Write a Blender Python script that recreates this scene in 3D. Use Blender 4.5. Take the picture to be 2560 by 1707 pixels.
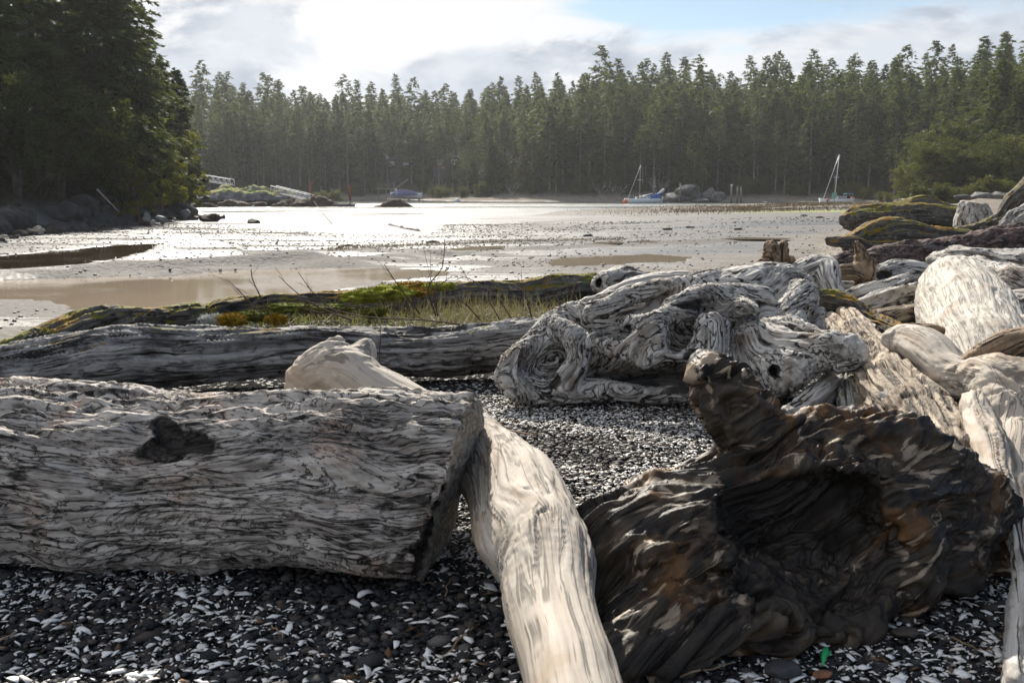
import bpy, math, random
import numpy as np
from concurrent.futures import ThreadPoolExecutor
THREADS = ThreadPoolExecutor(4)
from mathutils import Vector, Matrix

for o in list(bpy.data.objects):
    bpy.data.objects.remove(o, do_unlink=True)
scene = bpy.context.scene
COL = scene.collection
R = math.radians

# ------------------------------------------------------------------ camera
CAM_H = 1.35
PITCH = R(8.65)
FPX = 2489.0                      # focal length in pixels of the 2560 wide photograph (35 mm on full frame)
cam_data = bpy.data.cameras.new('camera')
cam_data.sensor_width = 36.0
cam_data.lens = 35.0
cam_data.clip_start = 0.05
cam_data.clip_end = 5000
cam_data.dof.use_dof = True
cam_data.dof.focus_distance = 11.0
cam_data.dof.aperture_fstop = 11.0
cam = bpy.data.objects.new('camera', cam_data)
COL.objects.link(cam)
cam.location = (0, 0, CAM_H)
cam.rotation_euler = (R(90) - PITCH, 0, 0)
scene.camera = cam

# ------------------------------------------------------------------ sky, sun, exposure
SUN_EL, SUN_AZ = 37.0, -13.0      # azimuth from +Y towards +X
sd = Vector((math.sin(R(SUN_AZ)) * math.cos(R(SUN_EL)), math.cos(R(SUN_AZ)) * math.cos(R(SUN_EL)), math.sin(R(SUN_EL))))
sun_data = bpy.data.lights.new('sun', 'SUN')
sun_data.energy = 4.5
sun_data.angle = R(0.6)
sun_data.color = (1.0, 0.94, 0.84)
sun = bpy.data.objects.new('sun', sun_data)
sun.rotation_euler = sd.to_track_quat('Z', 'Y').to_euler()
sun.location = (0, 0, 60)
COL.objects.link(sun)

def build_world():
    w = bpy.data.worlds.new('World')
    scene.world = w
    w.use_nodes = True
    nt = w.node_tree
    N, L = nt.nodes, nt.links
    N.clear()
    out = N.new('ShaderNodeOutputWorld')
    bg = N.new('ShaderNodeBackground')
    bg.inputs['Strength'].default_value = 0.06
    L.new(bg.outputs[0], out.inputs[0])
    sky = N.new('ShaderNodeTexSky')
    sky.sky_type = 'NISHITA'
    sky.sun_disc = False
    sky.sun_elevation = R(SUN_EL)
    sky.sun_rotation = R(SUN_AZ)
    sky.air_density = 1.0
    sky.dust_density = 0.2
    sky.ozone_density = 1.2
    tc = N.new('ShaderNodeTexCoord')

    def math_(op, a=None, b=None, clamp=False):
        n = N.new('ShaderNodeMath'); n.operation = op; n.use_clamp = clamp
        for i, v in enumerate((a, b)):
            if v is None: continue
            if isinstance(v, (int, float)): n.inputs[i].default_value = v
            else: L.new(v, n.inputs[i])
        return n.outputs[0]

    def ramp(v, p0, p1):
        n = N.new('ShaderNodeMapRange'); n.interpolation_type = 'SMOOTHSTEP'
        L.new(v, n.inputs[0]); n.inputs[1].default_value = p0; n.inputs[2].default_value = p1
        return n.outputs[0]

    def noise(scale, loc, sx, sy, sz, detail=7, rough=0.55, dist=0.0):
        m = N.new('ShaderNodeMapping'); m.inputs['Scale'].default_value = (sx, sy, sz); m.inputs['Location'].default_value = loc
        L.new(tc.outputs['Generated'], m.inputs[0])
        n = N.new('ShaderNodeTexNoise'); n.inputs['Scale'].default_value = scale; n.inputs['Detail'].default_value = detail
        n.inputs['Roughness'].default_value = rough; n.inputs['Distortion'].default_value = dist
        L.new(m.outputs[0], n.inputs[0])
        return n.outputs['Fac']

    # angle to the sun: thin cloud is brighter towards it
    dot = N.new('ShaderNodeVectorMath'); dot.operation = 'DOT_PRODUCT'
    L.new(tc.outputs['Generated'], dot.inputs[0]); dot.inputs[1].default_value = sd
    toward = math_('POWER', math_('MAXIMUM', dot.outputs['Value'], 0.0), 2.5)
    sep = N.new('ShaderNodeSeparateXYZ'); L.new(tc.outputs['Generated'], sep.inputs[0])
    X, Z = sep.outputs['X'], sep.outputs['Z']
    # high white sheet of cloud, torn open to blue towards the upper right
    hi = noise(3.0, (0.3, 0.0, 0.4), 1.0, 1.0, 4.5, 7, 0.55, 0.5)
    tear = math_('MULTIPLY', ramp(X, -0.02, 0.16), math_('ADD', ramp(Z, 0.10, 0.175), 0.0))
    sheet = ramp(math_('SUBTRACT', math_('ADD', hi, 0.22), math_('MULTIPLY', tear, 0.46)), 0.36, 0.60)
    sheet_col = N.new('ShaderNodeMix'); sheet_col.data_type = 'RGBA'
    L.new(toward, sheet_col.inputs[0])
    sheet_col.inputs[6].default_value = (6.6, 7.0, 7.8, 1)
    sheet_col.inputs[7].default_value = (10.0, 9.9, 9.8, 1)
    m1 = N.new('ShaderNodeMix'); m1.data_type = 'RGBA'
    L.new(sheet, m1.inputs[0]); L.new(sky.outputs[0], m1.inputs[6]); L.new(sheet_col.outputs[2], m1.inputs[7])
    # low grey cumulus near the horizon
    lo = noise(4.6, (LX, LY, 0.0), 1.0, 1.0, 2.2, 9, 0.58, 0.3)
    band = math_('MULTIPLY', ramp(Z, 0.25, 0.10), 0.19)
    low = ramp(math_('ADD', lo, band), 0.605, 0.70)
    low = math_('MULTIPLY', low, 0.9)
    shade = noise(9.0, (1.3, 4.0, 0.7), 1.0, 1.0, 2.0, 4)
    lc = N.new('ShaderNodeMix'); lc.data_type = 'RGBA'
    L.new(ramp(shade, 0.35, 0.65), lc.inputs[0])
    lc.inputs[6].default_value = (3.8, 4.4, 5.4, 1); lc.inputs[7].default_value = (6.8, 7.3, 8.0, 1)
    m2 = N.new('ShaderNodeMix'); m2.data_type = 'RGBA'
    L.new(low, m2.inputs[0]); L.new(m1.outputs[2], m2.inputs[6]); L.new(lc.outputs[2], m2.inputs[7])
    L.new(m2.outputs[2], bg.inputs[0])
LX, LY = 4.4, 7.7
build_world()

scene.render.engine = 'CYCLES'
scene.cycles.use_denoising = True
scene.cycles.max_bounces = 6
scene.cycles.diffuse_bounces = 3
scene.cycles.glossy_bounces = 3
scene.cycles.transmission_bounces = 4
scene.cycles.transparent_max_bounces = 8
scene.cycles.volume_bounces = 0
scene.cycles.sample_clamp_indirect = 6.0
scene.cycles.sample_clamp_direct = 14.0
scene.cycles.caustics_reflective = False
scene.cycles.caustics_refractive = False
scene.view_settings.view_transform = 'Standard'
scene.view_settings.look = 'None'
scene.view_settings.exposure = 0.78
scene.view_settings.gamma = 1.0
scene.view_settings.use_curve_mapping = False

# ------------------------------------------------------------------ survey helpers: a direction seen from the tripod, at a true distance
def at(px, py, Y):
    u = (px - 1280.0) / FPX; v = (853.5 - py) / FPX
    d = np.array([u, math.cos(PITCH) + v * math.sin(PITCH), -math.sin(PITCH) + v * math.cos(PITCH)])
    return np.array([0, 0, CAM_H]) + d * (Y / d[1])
def onz(px, py, z):
    u = (px - 1280.0) / FPX; v = (853.5 - py) / FPX
    d = np.array([u, math.cos(PITCH) + v * math.sin(PITCH), -math.sin(PITCH) + v * math.cos(PITCH)])
    return np.array([0, 0, CAM_H]) + d * ((z - CAM_H) / d[2])
def size(npx, Y):
    return npx * Y / FPX

# ------------------------------------------------------------------ numpy noise
_rs = np.random.RandomState(7)
_perm = _rs.permutation(256).astype(np.int32)
_perm = np.concatenate([_perm, _perm, _perm])
_grad = _rs.normal(size=(256, 3)); _grad /= np.linalg.norm(_grad, axis=1)[:, None]
_grad = _grad.astype(np.float32)
def perlin(P):
    P = np.asarray(P, dtype=np.float32)
    if len(P) > 30000:
        return np.concatenate(list(THREADS.map(_perlin, np.array_split(P, max(4, len(P) // 40000)))))
    return _perlin(P)
def _perlin(P):
    i = np.floor(P).astype(np.int32); f = P - i.astype(np.float32)
    i &= 255
    u = f * f * f * (f * (f * 6 - 15) + 10)
    res = 0
    for dx in (0, 1):
        wx = u[:, 0] if dx else 1 - u[:, 0]
        hx = _perm[i[:, 0] + dx]
        for dy in (0, 1):
            wy = u[:, 1] if dy else 1 - u[:, 1]
            hy = _perm[hx + i[:, 1] + dy]
            for dz in (0, 1):
                wz = u[:, 2] if dz else 1 - u[:, 2]
                g = _grad[_perm[hy + i[:, 2] + dz] & 255]
                d = g[:, 0] * (f[:, 0] - dx) + g[:, 1] * (f[:, 1] - dy) + g[:, 2] * (f[:, 2] - dz)
                res = res + wx * wy * wz * d
    return res * 1.5
def fbm(P, oct=4, gain=0.5):
    P = np.asarray(P, dtype=np.float32)
    a, s, t = 1.0, 1.0, 0
    for k in range(oct):
        t = t + a * perlin(P * s + 17.3 * k); a *= gain; s *= 2.03
    return t
def ridged(P, oct=3, gain=0.5):
    P = np.asarray(P, dtype=np.float32)
    a, s, t = 1.0, 1.0, 0
    for k in range(oct):
        t = t + a * (1 - np.abs(perlin(P * s + 9.1 * k)) * 2.2); a *= gain; s *= 2.1
    return t
def sstep(a, b, x):
    t = np.clip((x - a) / (b - a), 0, 1)
    return t * t * (3 - 2 * t)

# ------------------------------------------------------------------ mesh and object helpers
def mesh_from(name, V, F, mat=None, smooth=True, attrs=None):
    """F: (n,3) or (n,4) int array or a list of lists"""
    me = bpy.data.meshes.new(name)
    V = np.asarray(V, dtype=np.float32)
    if isinstance(F, np.ndarray):
        n, k = F.shape
        me.vertices.add(len(V)); me.vertices.foreach_set('co', V.ravel())
        me.loops.add(n * k); me.loops.foreach_set('vertex_index', F.astype(np.int32).ravel())
        me.polygons.add(n)
        me.polygons.foreach_set('loop_start', np.arange(0, n * k, k, dtype=np.int32))
        me.update(calc_edges=True)
    else:
        me.from_pydata([tuple(map(float, v)) for v in V], [], F)
        me.update()
    if smooth and len(me.polygons):
        me.polygons.foreach_set('use_smooth', np.ones(len(me.polygons), dtype=bool))
    for k, a in (attrs or {}).items():
        a = np.asarray(a, dtype=np.float32)
        if a.ndim == 1:
            me.attributes.new(k, 'FLOAT', 'POINT').data.foreach_set('value', a)
        elif a.shape[1] == 3:
            me.attributes.new(k, 'FLOAT_VECTOR', 'POINT').data.foreach_set('vector', a.ravel())
        else:
            me.attributes.new(k, 'FLOAT_COLOR', 'POINT').data.foreach_set('color', a.ravel())
    if mat is not None:
        me.materials.append(mat)
    return me
def link(name, me, parent=None, loc=None):
    o = bpy.data.objects.new(name, me); COL.objects.link(o)
    if parent is not None: o.parent = parent
    if loc is not None: o.location = loc
    return o
def tag(o, label=None, cat=None, group=None, kind=None):
    if label: o['label'] = label
    if cat: o['category'] = cat
    if group: o['group'] = group
    if kind: o['kind'] = kind
    return o
def thing(name, label, cat, loc=(0, 0, 0), rz=0.0, group=None):
    o = bpy.data.objects.new(name, None); COL.objects.link(o)
    o.location = tuple(float(v) for v in loc); o.rotation_euler = (0, 0, rz); o.empty_display_size = 0.2
    return tag(o, label, cat, group)
def copy_tree(o, parent=None):
    c = o.copy(); COL.objects.link(c)
    if parent is not None:
        c.parent = parent
    for ch in o.children:
        copy_tree(ch, c)
    return c

class MB:
    """collects simple solids into one mesh"""
    def __init__(self): self.V = []; self.F = []; self.n = 0
    def add(self, V, F):
        self.V.append(np.asarray(V, float)); self.F += [[i + self.n for i in f] for f in F]; self.n += len(V)
    def box(self, c, s, rot=None):
        c = np.asarray(c, float); s = np.asarray(s, float) / 2
        v = np.array([[x, y, z] for x in (-1, 1) for y in (-1, 1) for z in (-1, 1)]) * s
        if rot is not None: v = v @ np.array(rot).T
        self.add(v + c, [[0, 1, 3, 2], [4, 6, 7, 5], [0, 4, 5, 1], [2, 3, 7, 6], [0, 2, 6, 4], [1, 5, 7, 3]])
    def tube(self, pts, rad, n=8, cap=True):
        V, F = tube(pts, rad, n, cap); self.add(V, F)
    def bar(self, a, b, w, h=None):
        a = np.asarray(a, float); b = np.asarray(b, float); t = b - a; Ln = np.linalg.norm(t); t /= Ln
        up = np.array([0, 0, 1.0]) if abs(t[2]) < 0.95 else np.array([1.0, 0, 0])
        s = np.cross(t, up); s /= np.linalg.norm(s); u = np.cross(s, t)
        self.box((a + b) / 2, (w, Ln, h or w), np.stack([s, t, u], axis=1))
    def mesh(self, name, mat, smooth=False):
        return mesh_from(name, np.concatenate(self.V), self.F, mat, smooth)
    def build(self, name, mat, parent=None, smooth=False, loc=None):
        return link(name, self.mesh(name, mat, smooth), parent, loc)

def frames(pts):
    pts = np.asarray(pts, float)
    T = np.gradient(pts, axis=0); T /= np.linalg.norm(T, axis=1)[:, None] + 1e-9
    n = np.cross(T[0], [0, 0, 1.0])
    if np.linalg.norm(n) < 0.1: n = np.cross(T[0], [1.0, 0, 0])
    n /= np.linalg.norm(n); Ns = [n]
    for k in range(1, len(pts)):
        n = n - T[k] * (n @ T[k]); n /= np.linalg.norm(n) + 1e-9; Ns.append(n)
    Ns = np.array(Ns); B = np.cross(T, Ns)
    return T, Ns, B
def tube(pts, rad, n=8, cap=True):
    pts = np.asarray(pts, float); rad = np.broadcast_to(np.asarray(rad, float), (len(pts),))
    T, Ns, B = frames(pts)
    a = np.linspace(0, 2 * math.pi, n, endpoint=False)
    V = (pts[:, None, :] + rad[:, None, None] * (np.cos(a)[None, :, None] * Ns[:, None, :] + np.sin(a)[None, :, None] * B[:, None, :])).reshape(-1, 3)
    F = []
    m = len(pts)
    for i in range(m - 1):
        for j in range(n):
            F.append([i * n + j, i * n + (j + 1) % n, (i + 1) * n + (j + 1) % n, (i + 1) * n + j])
    if cap:
        F.append(list(range(n - 1, -1, -1))); F.append([(m - 1) * n + j for j in range(n)])
    return V, F
def catmull(pts, sub=6):
    pts = np.asarray(pts, float)
    if len(pts) < 3:
        t = np.linspace(0, 1, sub + 1)[:, None]
        return pts[0] * (1 - t) + pts[1] * t
    P = np.vstack([2 * pts[0] - pts[1], pts, 2 * pts[-1] - pts[-2]])
    out = []
    for i in range(1, len(P) - 2):
        p0, p1, p2, p3 = P[i - 1:i + 3]
        for t in np.linspace(0, 1, sub, endpoint=False):
            out.append(0.5 * (2 * p1 + (p2 - p0) * t + (2 * p0 - 5 * p1 + 4 * p2 - p3) * t * t + (3 * p1 - p0 - 3 * p2 + p3) * t ** 3))
    out.append(P[-2])
    return np.array(out)

# ------------------------------------------------------------------ material helpers
class NT:
    def __init__(self, name):
        self.m = bpy.data.materials.new(name); self.m.use_nodes = True
        self.nt = self.m.node_tree; self.N = self.nt.nodes; self.L = self.nt.links
        self.N.clear()
        self.out = self.N.new('ShaderNodeOutputMaterial')
    def node(self, t, **kw):
        n = self.N.new(t)
        for k, v in kw.items(): setattr(n, k, v)
        return n
    def put(self, sock, v):
        if hasattr(v, 'is_linked') or hasattr(v, 'links'): self.L.new(v, sock)
        elif isinstance(v, tuple) and len(v) == 3 and sock.type == 'RGBA': sock.default_value = (*v, 1)
        else: sock.default_value = v
    def attr(self, name):
        n = self.node('ShaderNodeAttribute'); n.attribute_name = name; return n
    def coord(self, which='Object'):
        return self.node('ShaderNodeTexCoord').outputs[which]
    def pos(self):
        return self.node('ShaderNodeNewGeometry').outputs['Position']
    def mapping(self, vec, scale=(1, 1, 1), loc=(0, 0, 0)):
        n = self.node('ShaderNodeMapping'); self.L.new(vec, n.inputs[0]); n.inputs['Scale'].default_value = scale; n.inputs['Location'].default_value = loc
        return n.outputs[0]
    def noise(self, vec, scale=1, detail=4, rough=0.55, dist=0.0, out='Fac'):
        n = self.node('ShaderNodeTexNoise'); self.L.new(vec, n.inputs[0])
        n.inputs['Scale'].default_value = scale; n.inputs['Detail'].default_value = detail
        n.inputs['Roughness'].default_value = rough; n.inputs['Distortion'].default_value = dist
        return n.outputs[out]
    def voro(self, vec, scale=1, feature='F1', out='Distance'):
        n = self.node('ShaderNodeTexVoronoi'); n.feature = feature; self.L.new(vec, n.inputs[0]); n.inputs['Scale'].default_value = scale
        return n.outputs[out]
    def range(self, v, a, b, c=0.0, d=1.0, smooth=True):
        n = self.node('ShaderNodeMapRange'); n.interpolation_type = 'SMOOTHSTEP' if smooth else 'LINEAR'
        self.put(n.inputs[0], v)
        for i, x in enumerate((a, b, c, d)): n.inputs[i + 1].default_value = x
        return n.outputs[0]
    def math(self, op, a, b=0.0, clamp=False):
        n = self.node('ShaderNodeMath'); n.operation = op; n.use_clamp = clamp
        self.put(n.inputs[0], a); self.put(n.inputs[1], b); return n.outputs[0]
    def mix(self, f, a, b, blend='MIX'):
        n = self.node('ShaderNodeMix'); n.data_type = 'RGBA'; n.blend_type = blend
        self.put(n.inputs[0], f)
        for s, v in ((n.inputs[6], a), (n.inputs[7], b)):
            if isinstance(v, tuple): s.default_value = (*v[:3], 1)
            else: self.L.new(v, s)
        return n.outputs[2]
    def bump(self, h, strength=0.5, dist=0.02, normal=None):
        n = self.node('ShaderNodeBump'); self.put(n.inputs['Height'], h)
        self.put(n.inputs['Strength'], strength); n.inputs['Distance'].default_value = dist
        if normal is not None: self.L.new(normal, n.inputs['Normal'])
        return n.outputs[0]
    def bsdf(self, col, rough=0.8, normal=None, spec=0.3, **kw):
        b = self.node('ShaderNodeBsdfPrincipled')
        self.put(b.inputs['Base Color'], col); self.put(b.inputs['Roughness'], rough)
        self.put(b.inputs['Specular IOR Level'], spec)
        for k, v in kw.items(): self.put(b.inputs[k.replace('_', ' ')], v)
        if normal is not None: self.L.new(normal, b.inputs['Normal'])
        self.L.new(b.outputs[0], self.out.inputs['Surface'])
        return b
def plain(name, col, rough=0.6, spec=0.4, var=0.12, scale=3.0, metallic=0.0):
    t = NT(name); n = t.noise(t.coord(), scale, 5)
    c = t.mix(t.range(n, 0.3, 0.7), tuple(x * (1 - var) for x in col), tuple(min(1, x * (1 + var)) for x in col))
    t.bsdf(c, rough, t.bump(n, 0.15, 0.01), spec, Metallic=metallic)
    return t.m
# ------------------------------------------------------------------ terrain
SEA = -1.30
def poly_dist(x, y, pts, closed=False):
    pts = np.asarray(pts, float); d = np.full(x.shape, 1e9)
    n = len(pts)
    for i in range(n if closed else n - 1):
        a, b = pts[i], pts[(i + 1) % n]
        bx, by = b - a; h = np.clip(((x - a[0]) * bx + (y - a[1]) * by) / (bx * bx + by * by), 0, 1)
        d = np.minimum(d, np.hypot(x - a[0] - h * bx, y - a[1] - h * by))
    return d
def inside(x, y, pts):
    pts = np.asarray(pts, float); r = np.zeros(x.shape, bool); n = len(pts)
    for i in range(n):
        a, b = pts[i], pts[(i + 1) % n]
        c = ((a[1] > y) != (b[1] > y)) & (x < (b[0] - a[0]) * (y - a[1]) / (b[1] - a[1] + 1e-12) + a[0])
        r ^= c
    return r
def signed(x, y, pts):
    d = poly_dist(x, y, pts, True)
    return np.where(inside(x, y, pts), d, -d)

NEAR_SHORE = [(-60, 150), (-46, 140), (-34, 112), (-26, 89), (-17.5, 69), (-9, 60.5), (-5.5, 62), (-5.6, 80), (-1.5, 97), (5, 112), (11, 129), (29, 168), (44, 196), (64, 206), (80, 190), (140, 160),
              (500, 120), (500, -80), (-500, -80), (-500, 120)]
BEACH = [(-60, 6.5), (-9, 9.6), (-5.2, 11.6), (-2.0, 13.8), (1.0, 15.4), (3.2, 16.8), (5.2, 19.5), (7.2, 25), (10.5, 33), (17, 48), (40, 95), (70, 150), (140, 150), (500, 90), (500, -80), (-500, -80)]
FAR_SHORE = [(-500, 190), (-150, 225), (-95, 232), (-70, 262), (-42, 283), (-30, 276), (-22, 255), (-12.5, 240), (4, 228), (23, 219), (50, 222), (62, 212), (70, 200), (66, 172), (64, 152), (68, 140), (80, 122), (120, 100), (500, 80),
             (500, 900), (-500, 900)]
LEFT_BANK = [(-500, 20), (-40, 30), (-25.5, 43), (-27.0, 56), (-28.5, 70), (-29.2, 84), (-30.5, 95), (-33.5, 106), (-40, 114), (-60, 128), (-500, 150)]
POND = [onz(px, py, -0.63)[:2] for px, py in ((-500, 725), (-60, 706), (0, 702), (250, 692), (480, 683), (700, 674), (960, 668), (1060, 672), (1150, 680), (1120, 692), (1000, 700), (800, 730), (500, 770), (230, 786), (190, 768), (110, 755), (0, 748), (-100, 745), (-500, 770))]
POOL = [onz(px, py, -0.66)[:2] for px, py in ((-300, 640), (0, 640), (140, 626), (300, 612), (375, 608), (385, 622), (300, 645), (200, 660), (0, 672), (-300, 680))]
PUDDLE = [onz(px, py, -0.66)[:2] for px, py in ((1362, 655), (1420, 645), (1560, 638), (1620, 634), (1740, 643), (1690, 653), (1560, 660), (1440, 667), (1370, 664))]
SMALL = [[onz(px, py, -0.7)[:2] for px, py in pl] for pl in (
    ((1120, 629), (1180, 622), (1262, 620), (1250, 627), (1150, 633)),
    ((1470, 611), (1500, 606), (1555, 605), (1545, 611)),
    ((1570, 602), (1610, 598), (1650, 600), (1640, 603)),
    ((1800, 598), (1850, 594), (1980, 597), (1965, 600), (1850, 600)))]
WAVE = lambda x, y, s, k: perlin(np.stack([x * s + 3.3 * k, y * s + 7.7 * k, np.full(x.shape, 0.5 + k)], 1))
def ground_z(x, y, full=False):
    x = np.asarray(x, float); y = np.asarray(y, float)
    sh = x.shape; x = x.ravel(); y = y.ravel()
    dn = signed(x, y, NEAR_SHORE); db = signed(x, y, BEACH) ; df = signed(x, y, FAR_SHORE); dl = signed(x, y, LEFT_BANK)
    db = db + 0.7 * WAVE(x, y, 0.35, 1)
    z = SEA - 0.9 + 0.9 * sstep(-25, 0, dn) + 0.62 * sstep(0, 34, dn)
    flat = z.copy()
    # gentle runnels and low swells left by the tide
    und = 0.055 * WAVE(x, y * 2.2, 0.10, 2) + 0.03 * WAVE(x, y * 2.6, 0.33, 3) + 0.010 * WAVE(x, y * 1.5, 1.3, 4)
    z = z + und * sstep(-4, 8, dn)
    # meandering cut channel with a steep little bank behind the pond
    for pl, depth, soft in ((POND, 0.16, 1.6), (POOL, 0.14, 1.2), (PUDDLE, 0.09, 1.0)):
        s = signed(x, y, pl) + 0.35 * WAVE(x, y, 0.7, 6)
        lev = {id(POND): -0.63, id(POOL): -0.665, id(PUDDLE): -0.665}[id(pl)]
        z = np.where(s > -soft, np.minimum(z, lev + 0.02 - depth * sstep(0.0, soft, s) + np.clip(-s, 0, 9) * 0.12), z)
        z = np.where((s <= 0) & (s > -3), np.maximum(z, lev + 0.012), z)
    bank = [onz(px, py, -0.55)[:2] for px, py in ((-400, 692), (0, 683), (150, 680), (300, 668), (450, 664), (620, 655), (760, 648))]
    bd = poly_dist(x, y, bank)
    z = z + 0.25 * np.exp(-(bd / 0.62) ** 2) * (0.8 + 0.6 * WAVE(x, y, 0.3, 9))
    ridge = [onz(px, py, -0.6)[:2] for px, py in ((820, 662), (1000, 640), (1200, 625), (1380, 612), (1600, 596), (1900, 590))]
    rd = poly_dist(x, y, ridge)
    z = z + 0.12 * np.exp(-(rd / 0.9) ** 2) * (0.8 + 0.7 * WAVE(x, y, 0.3, 10))
    for q, trk in enumerate((((360, 690), (520, 676), (760, 655), (900, 642), (1100, 632)), ((430, 672), (640, 662), (800, 648)), ((900, 652), (1100, 644), (1300, 628), (1500, 618)), ((1000, 668), (1150, 655), (1320, 646)))):
        td = poly_dist(x, y, [onz(px, py, -0.6)[:2] for px, py in trk]); z = z + (0.10 - 0.015 * q) * np.exp(-(td / 0.4) ** 2) * np.clip(0.6 + WAVE(x, y, 0.4, 60 + q), 0, 1.3)
    # the beach and its storm berm
    top = np.where(y > 16, -0.02 + 0.12 * sstep(18, 40, y), 0.0)
    zb = -0.60 + (0.60 + top) * sstep(-0.3, 2.0, db) + 0.02 * WAVE(x, y, 0.9, 11)
    zb = zb - 0.08 * sstep(5.5, 9, y) * (1 - sstep(2, 5, x))
    turf = [at(px, 790, Y)[:2] for px, Y in ((480, 8.6), (700, 9.2), (950, 9.6), (1200, 10.0), (1500, 10.3))]
    zb = zb + 0.15 * np.exp(-(poly_dist(x, y, turf) / 0.95) ** 4)
    z = np.where(db > -0.3, np.maximum(z, zb), z)
    # sand bar with marsh grass
    sb = [onz(px, py, -0.9)[:2] for px, py in ((1650, 521), (1760, 517), (1860, 516), (1980, 518), (2100, 521), (2300, 522))]
    sbd = poly_dist(x, y, sb)
    z = z + 0.42 * np.exp(-(sbd / 9.0) ** 2)
    # left bank and far hills
    zl = SEA + 0.3 + 0.52 * np.clip(dl, 0, 9) + 0.28 * np.clip(dl - 9, 0, 60) + 0.35 * WAVE(x, y, 0.22, 13) * sstep(0, 3, dl)
    z = np.where(dl > -1.5, np.maximum(z, zl - 0.9 * sstep(0.0, -1.5, dl)), z)
    zf = SEA - 0.1 + 0.085 * np.clip(df, 0, 16) + 0.42 * np.clip(df - 13, 0, 12) + (0.17 + 0.03 * sstep(-20, 20, x) - 0.04 * sstep(30, 70, x)) * np.clip(df - 22, 0, 140) + 1.2 * WAVE(x, y, 0.03, 15) * sstep(15, 50, df)
    steep = sstep(40, 75, x)
    zf = zf + steep * 0.03 * np.clip(df - 12, 0, 120)
    z = np.where(df > -0.5, np.maximum(z, zf), z)
    if full:
        return z.reshape(sh), dn, db, df, dl, sbd, rd
    return z.reshape(sh)
def grow(a, b, s0, g):
    out = [a]
    while out[-1] < b:
        out.append(out[-1] + max(s0, g * abs(out[-1])))
    return out
ys = np.array(sorted([-v for v in grow(0.12, 40, 0.25, 0.15)]) + grow(0.0, 760, 0.09, 0.0115))
xp = grow(0.0, 480, 0.10, 0.0165)
xs = np.array([-v for v in xp[:0:-1]] + xp)
GX, GY = np.meshgrid(xs, ys)
gzv, dn, db, df, dl, sbd, rd = ground_z(GX, GY, True)
fx, fy = GX.ravel(), GY.ravel()
nz = WAVE(fx, fy, 0.15, 21)
gravel = sstep(-0.2, 1.6, db + 0.6 * WAVE(fx, fy, 0.8, 22)) * (1 - sstep(17, 24, fy))
sand = sstep(-4.5, 0.8, db + 0.8 * nz) * sstep(9, 13, fy)
sand = np.maximum(sand, np.exp(-(sbd / 16) ** 2))
sand = np.maximum(sand, sstep(0, 4, df) * (1 - sstep(13, 16, df)))
sand = np.maximum(sand, sstep(55, 120, fy) * sstep(-2, 14, fx) * (dn > 0) * 0.45)
forest = np.maximum(sstep(12, 16, df), sstep(1.0, 4.0, dl))
algae = np.exp(-(((fx - 30) / 12) ** 2)) * np.exp(-(((fy - 100) / 7) ** 2)) * 0.8
drier = np.clip(np.exp(-(rd / 1.6) ** 2), 0, 1)
nx, ny = len(xs), len(ys)
ii = np.arange(nx * ny).reshape(ny, nx)
GF = np.stack([ii[:-1, :-1].ravel(), ii[:-1, 1:].ravel(), ii[1:, 1:].ravel(), ii[1:, :-1].ravel()], 1)

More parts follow.
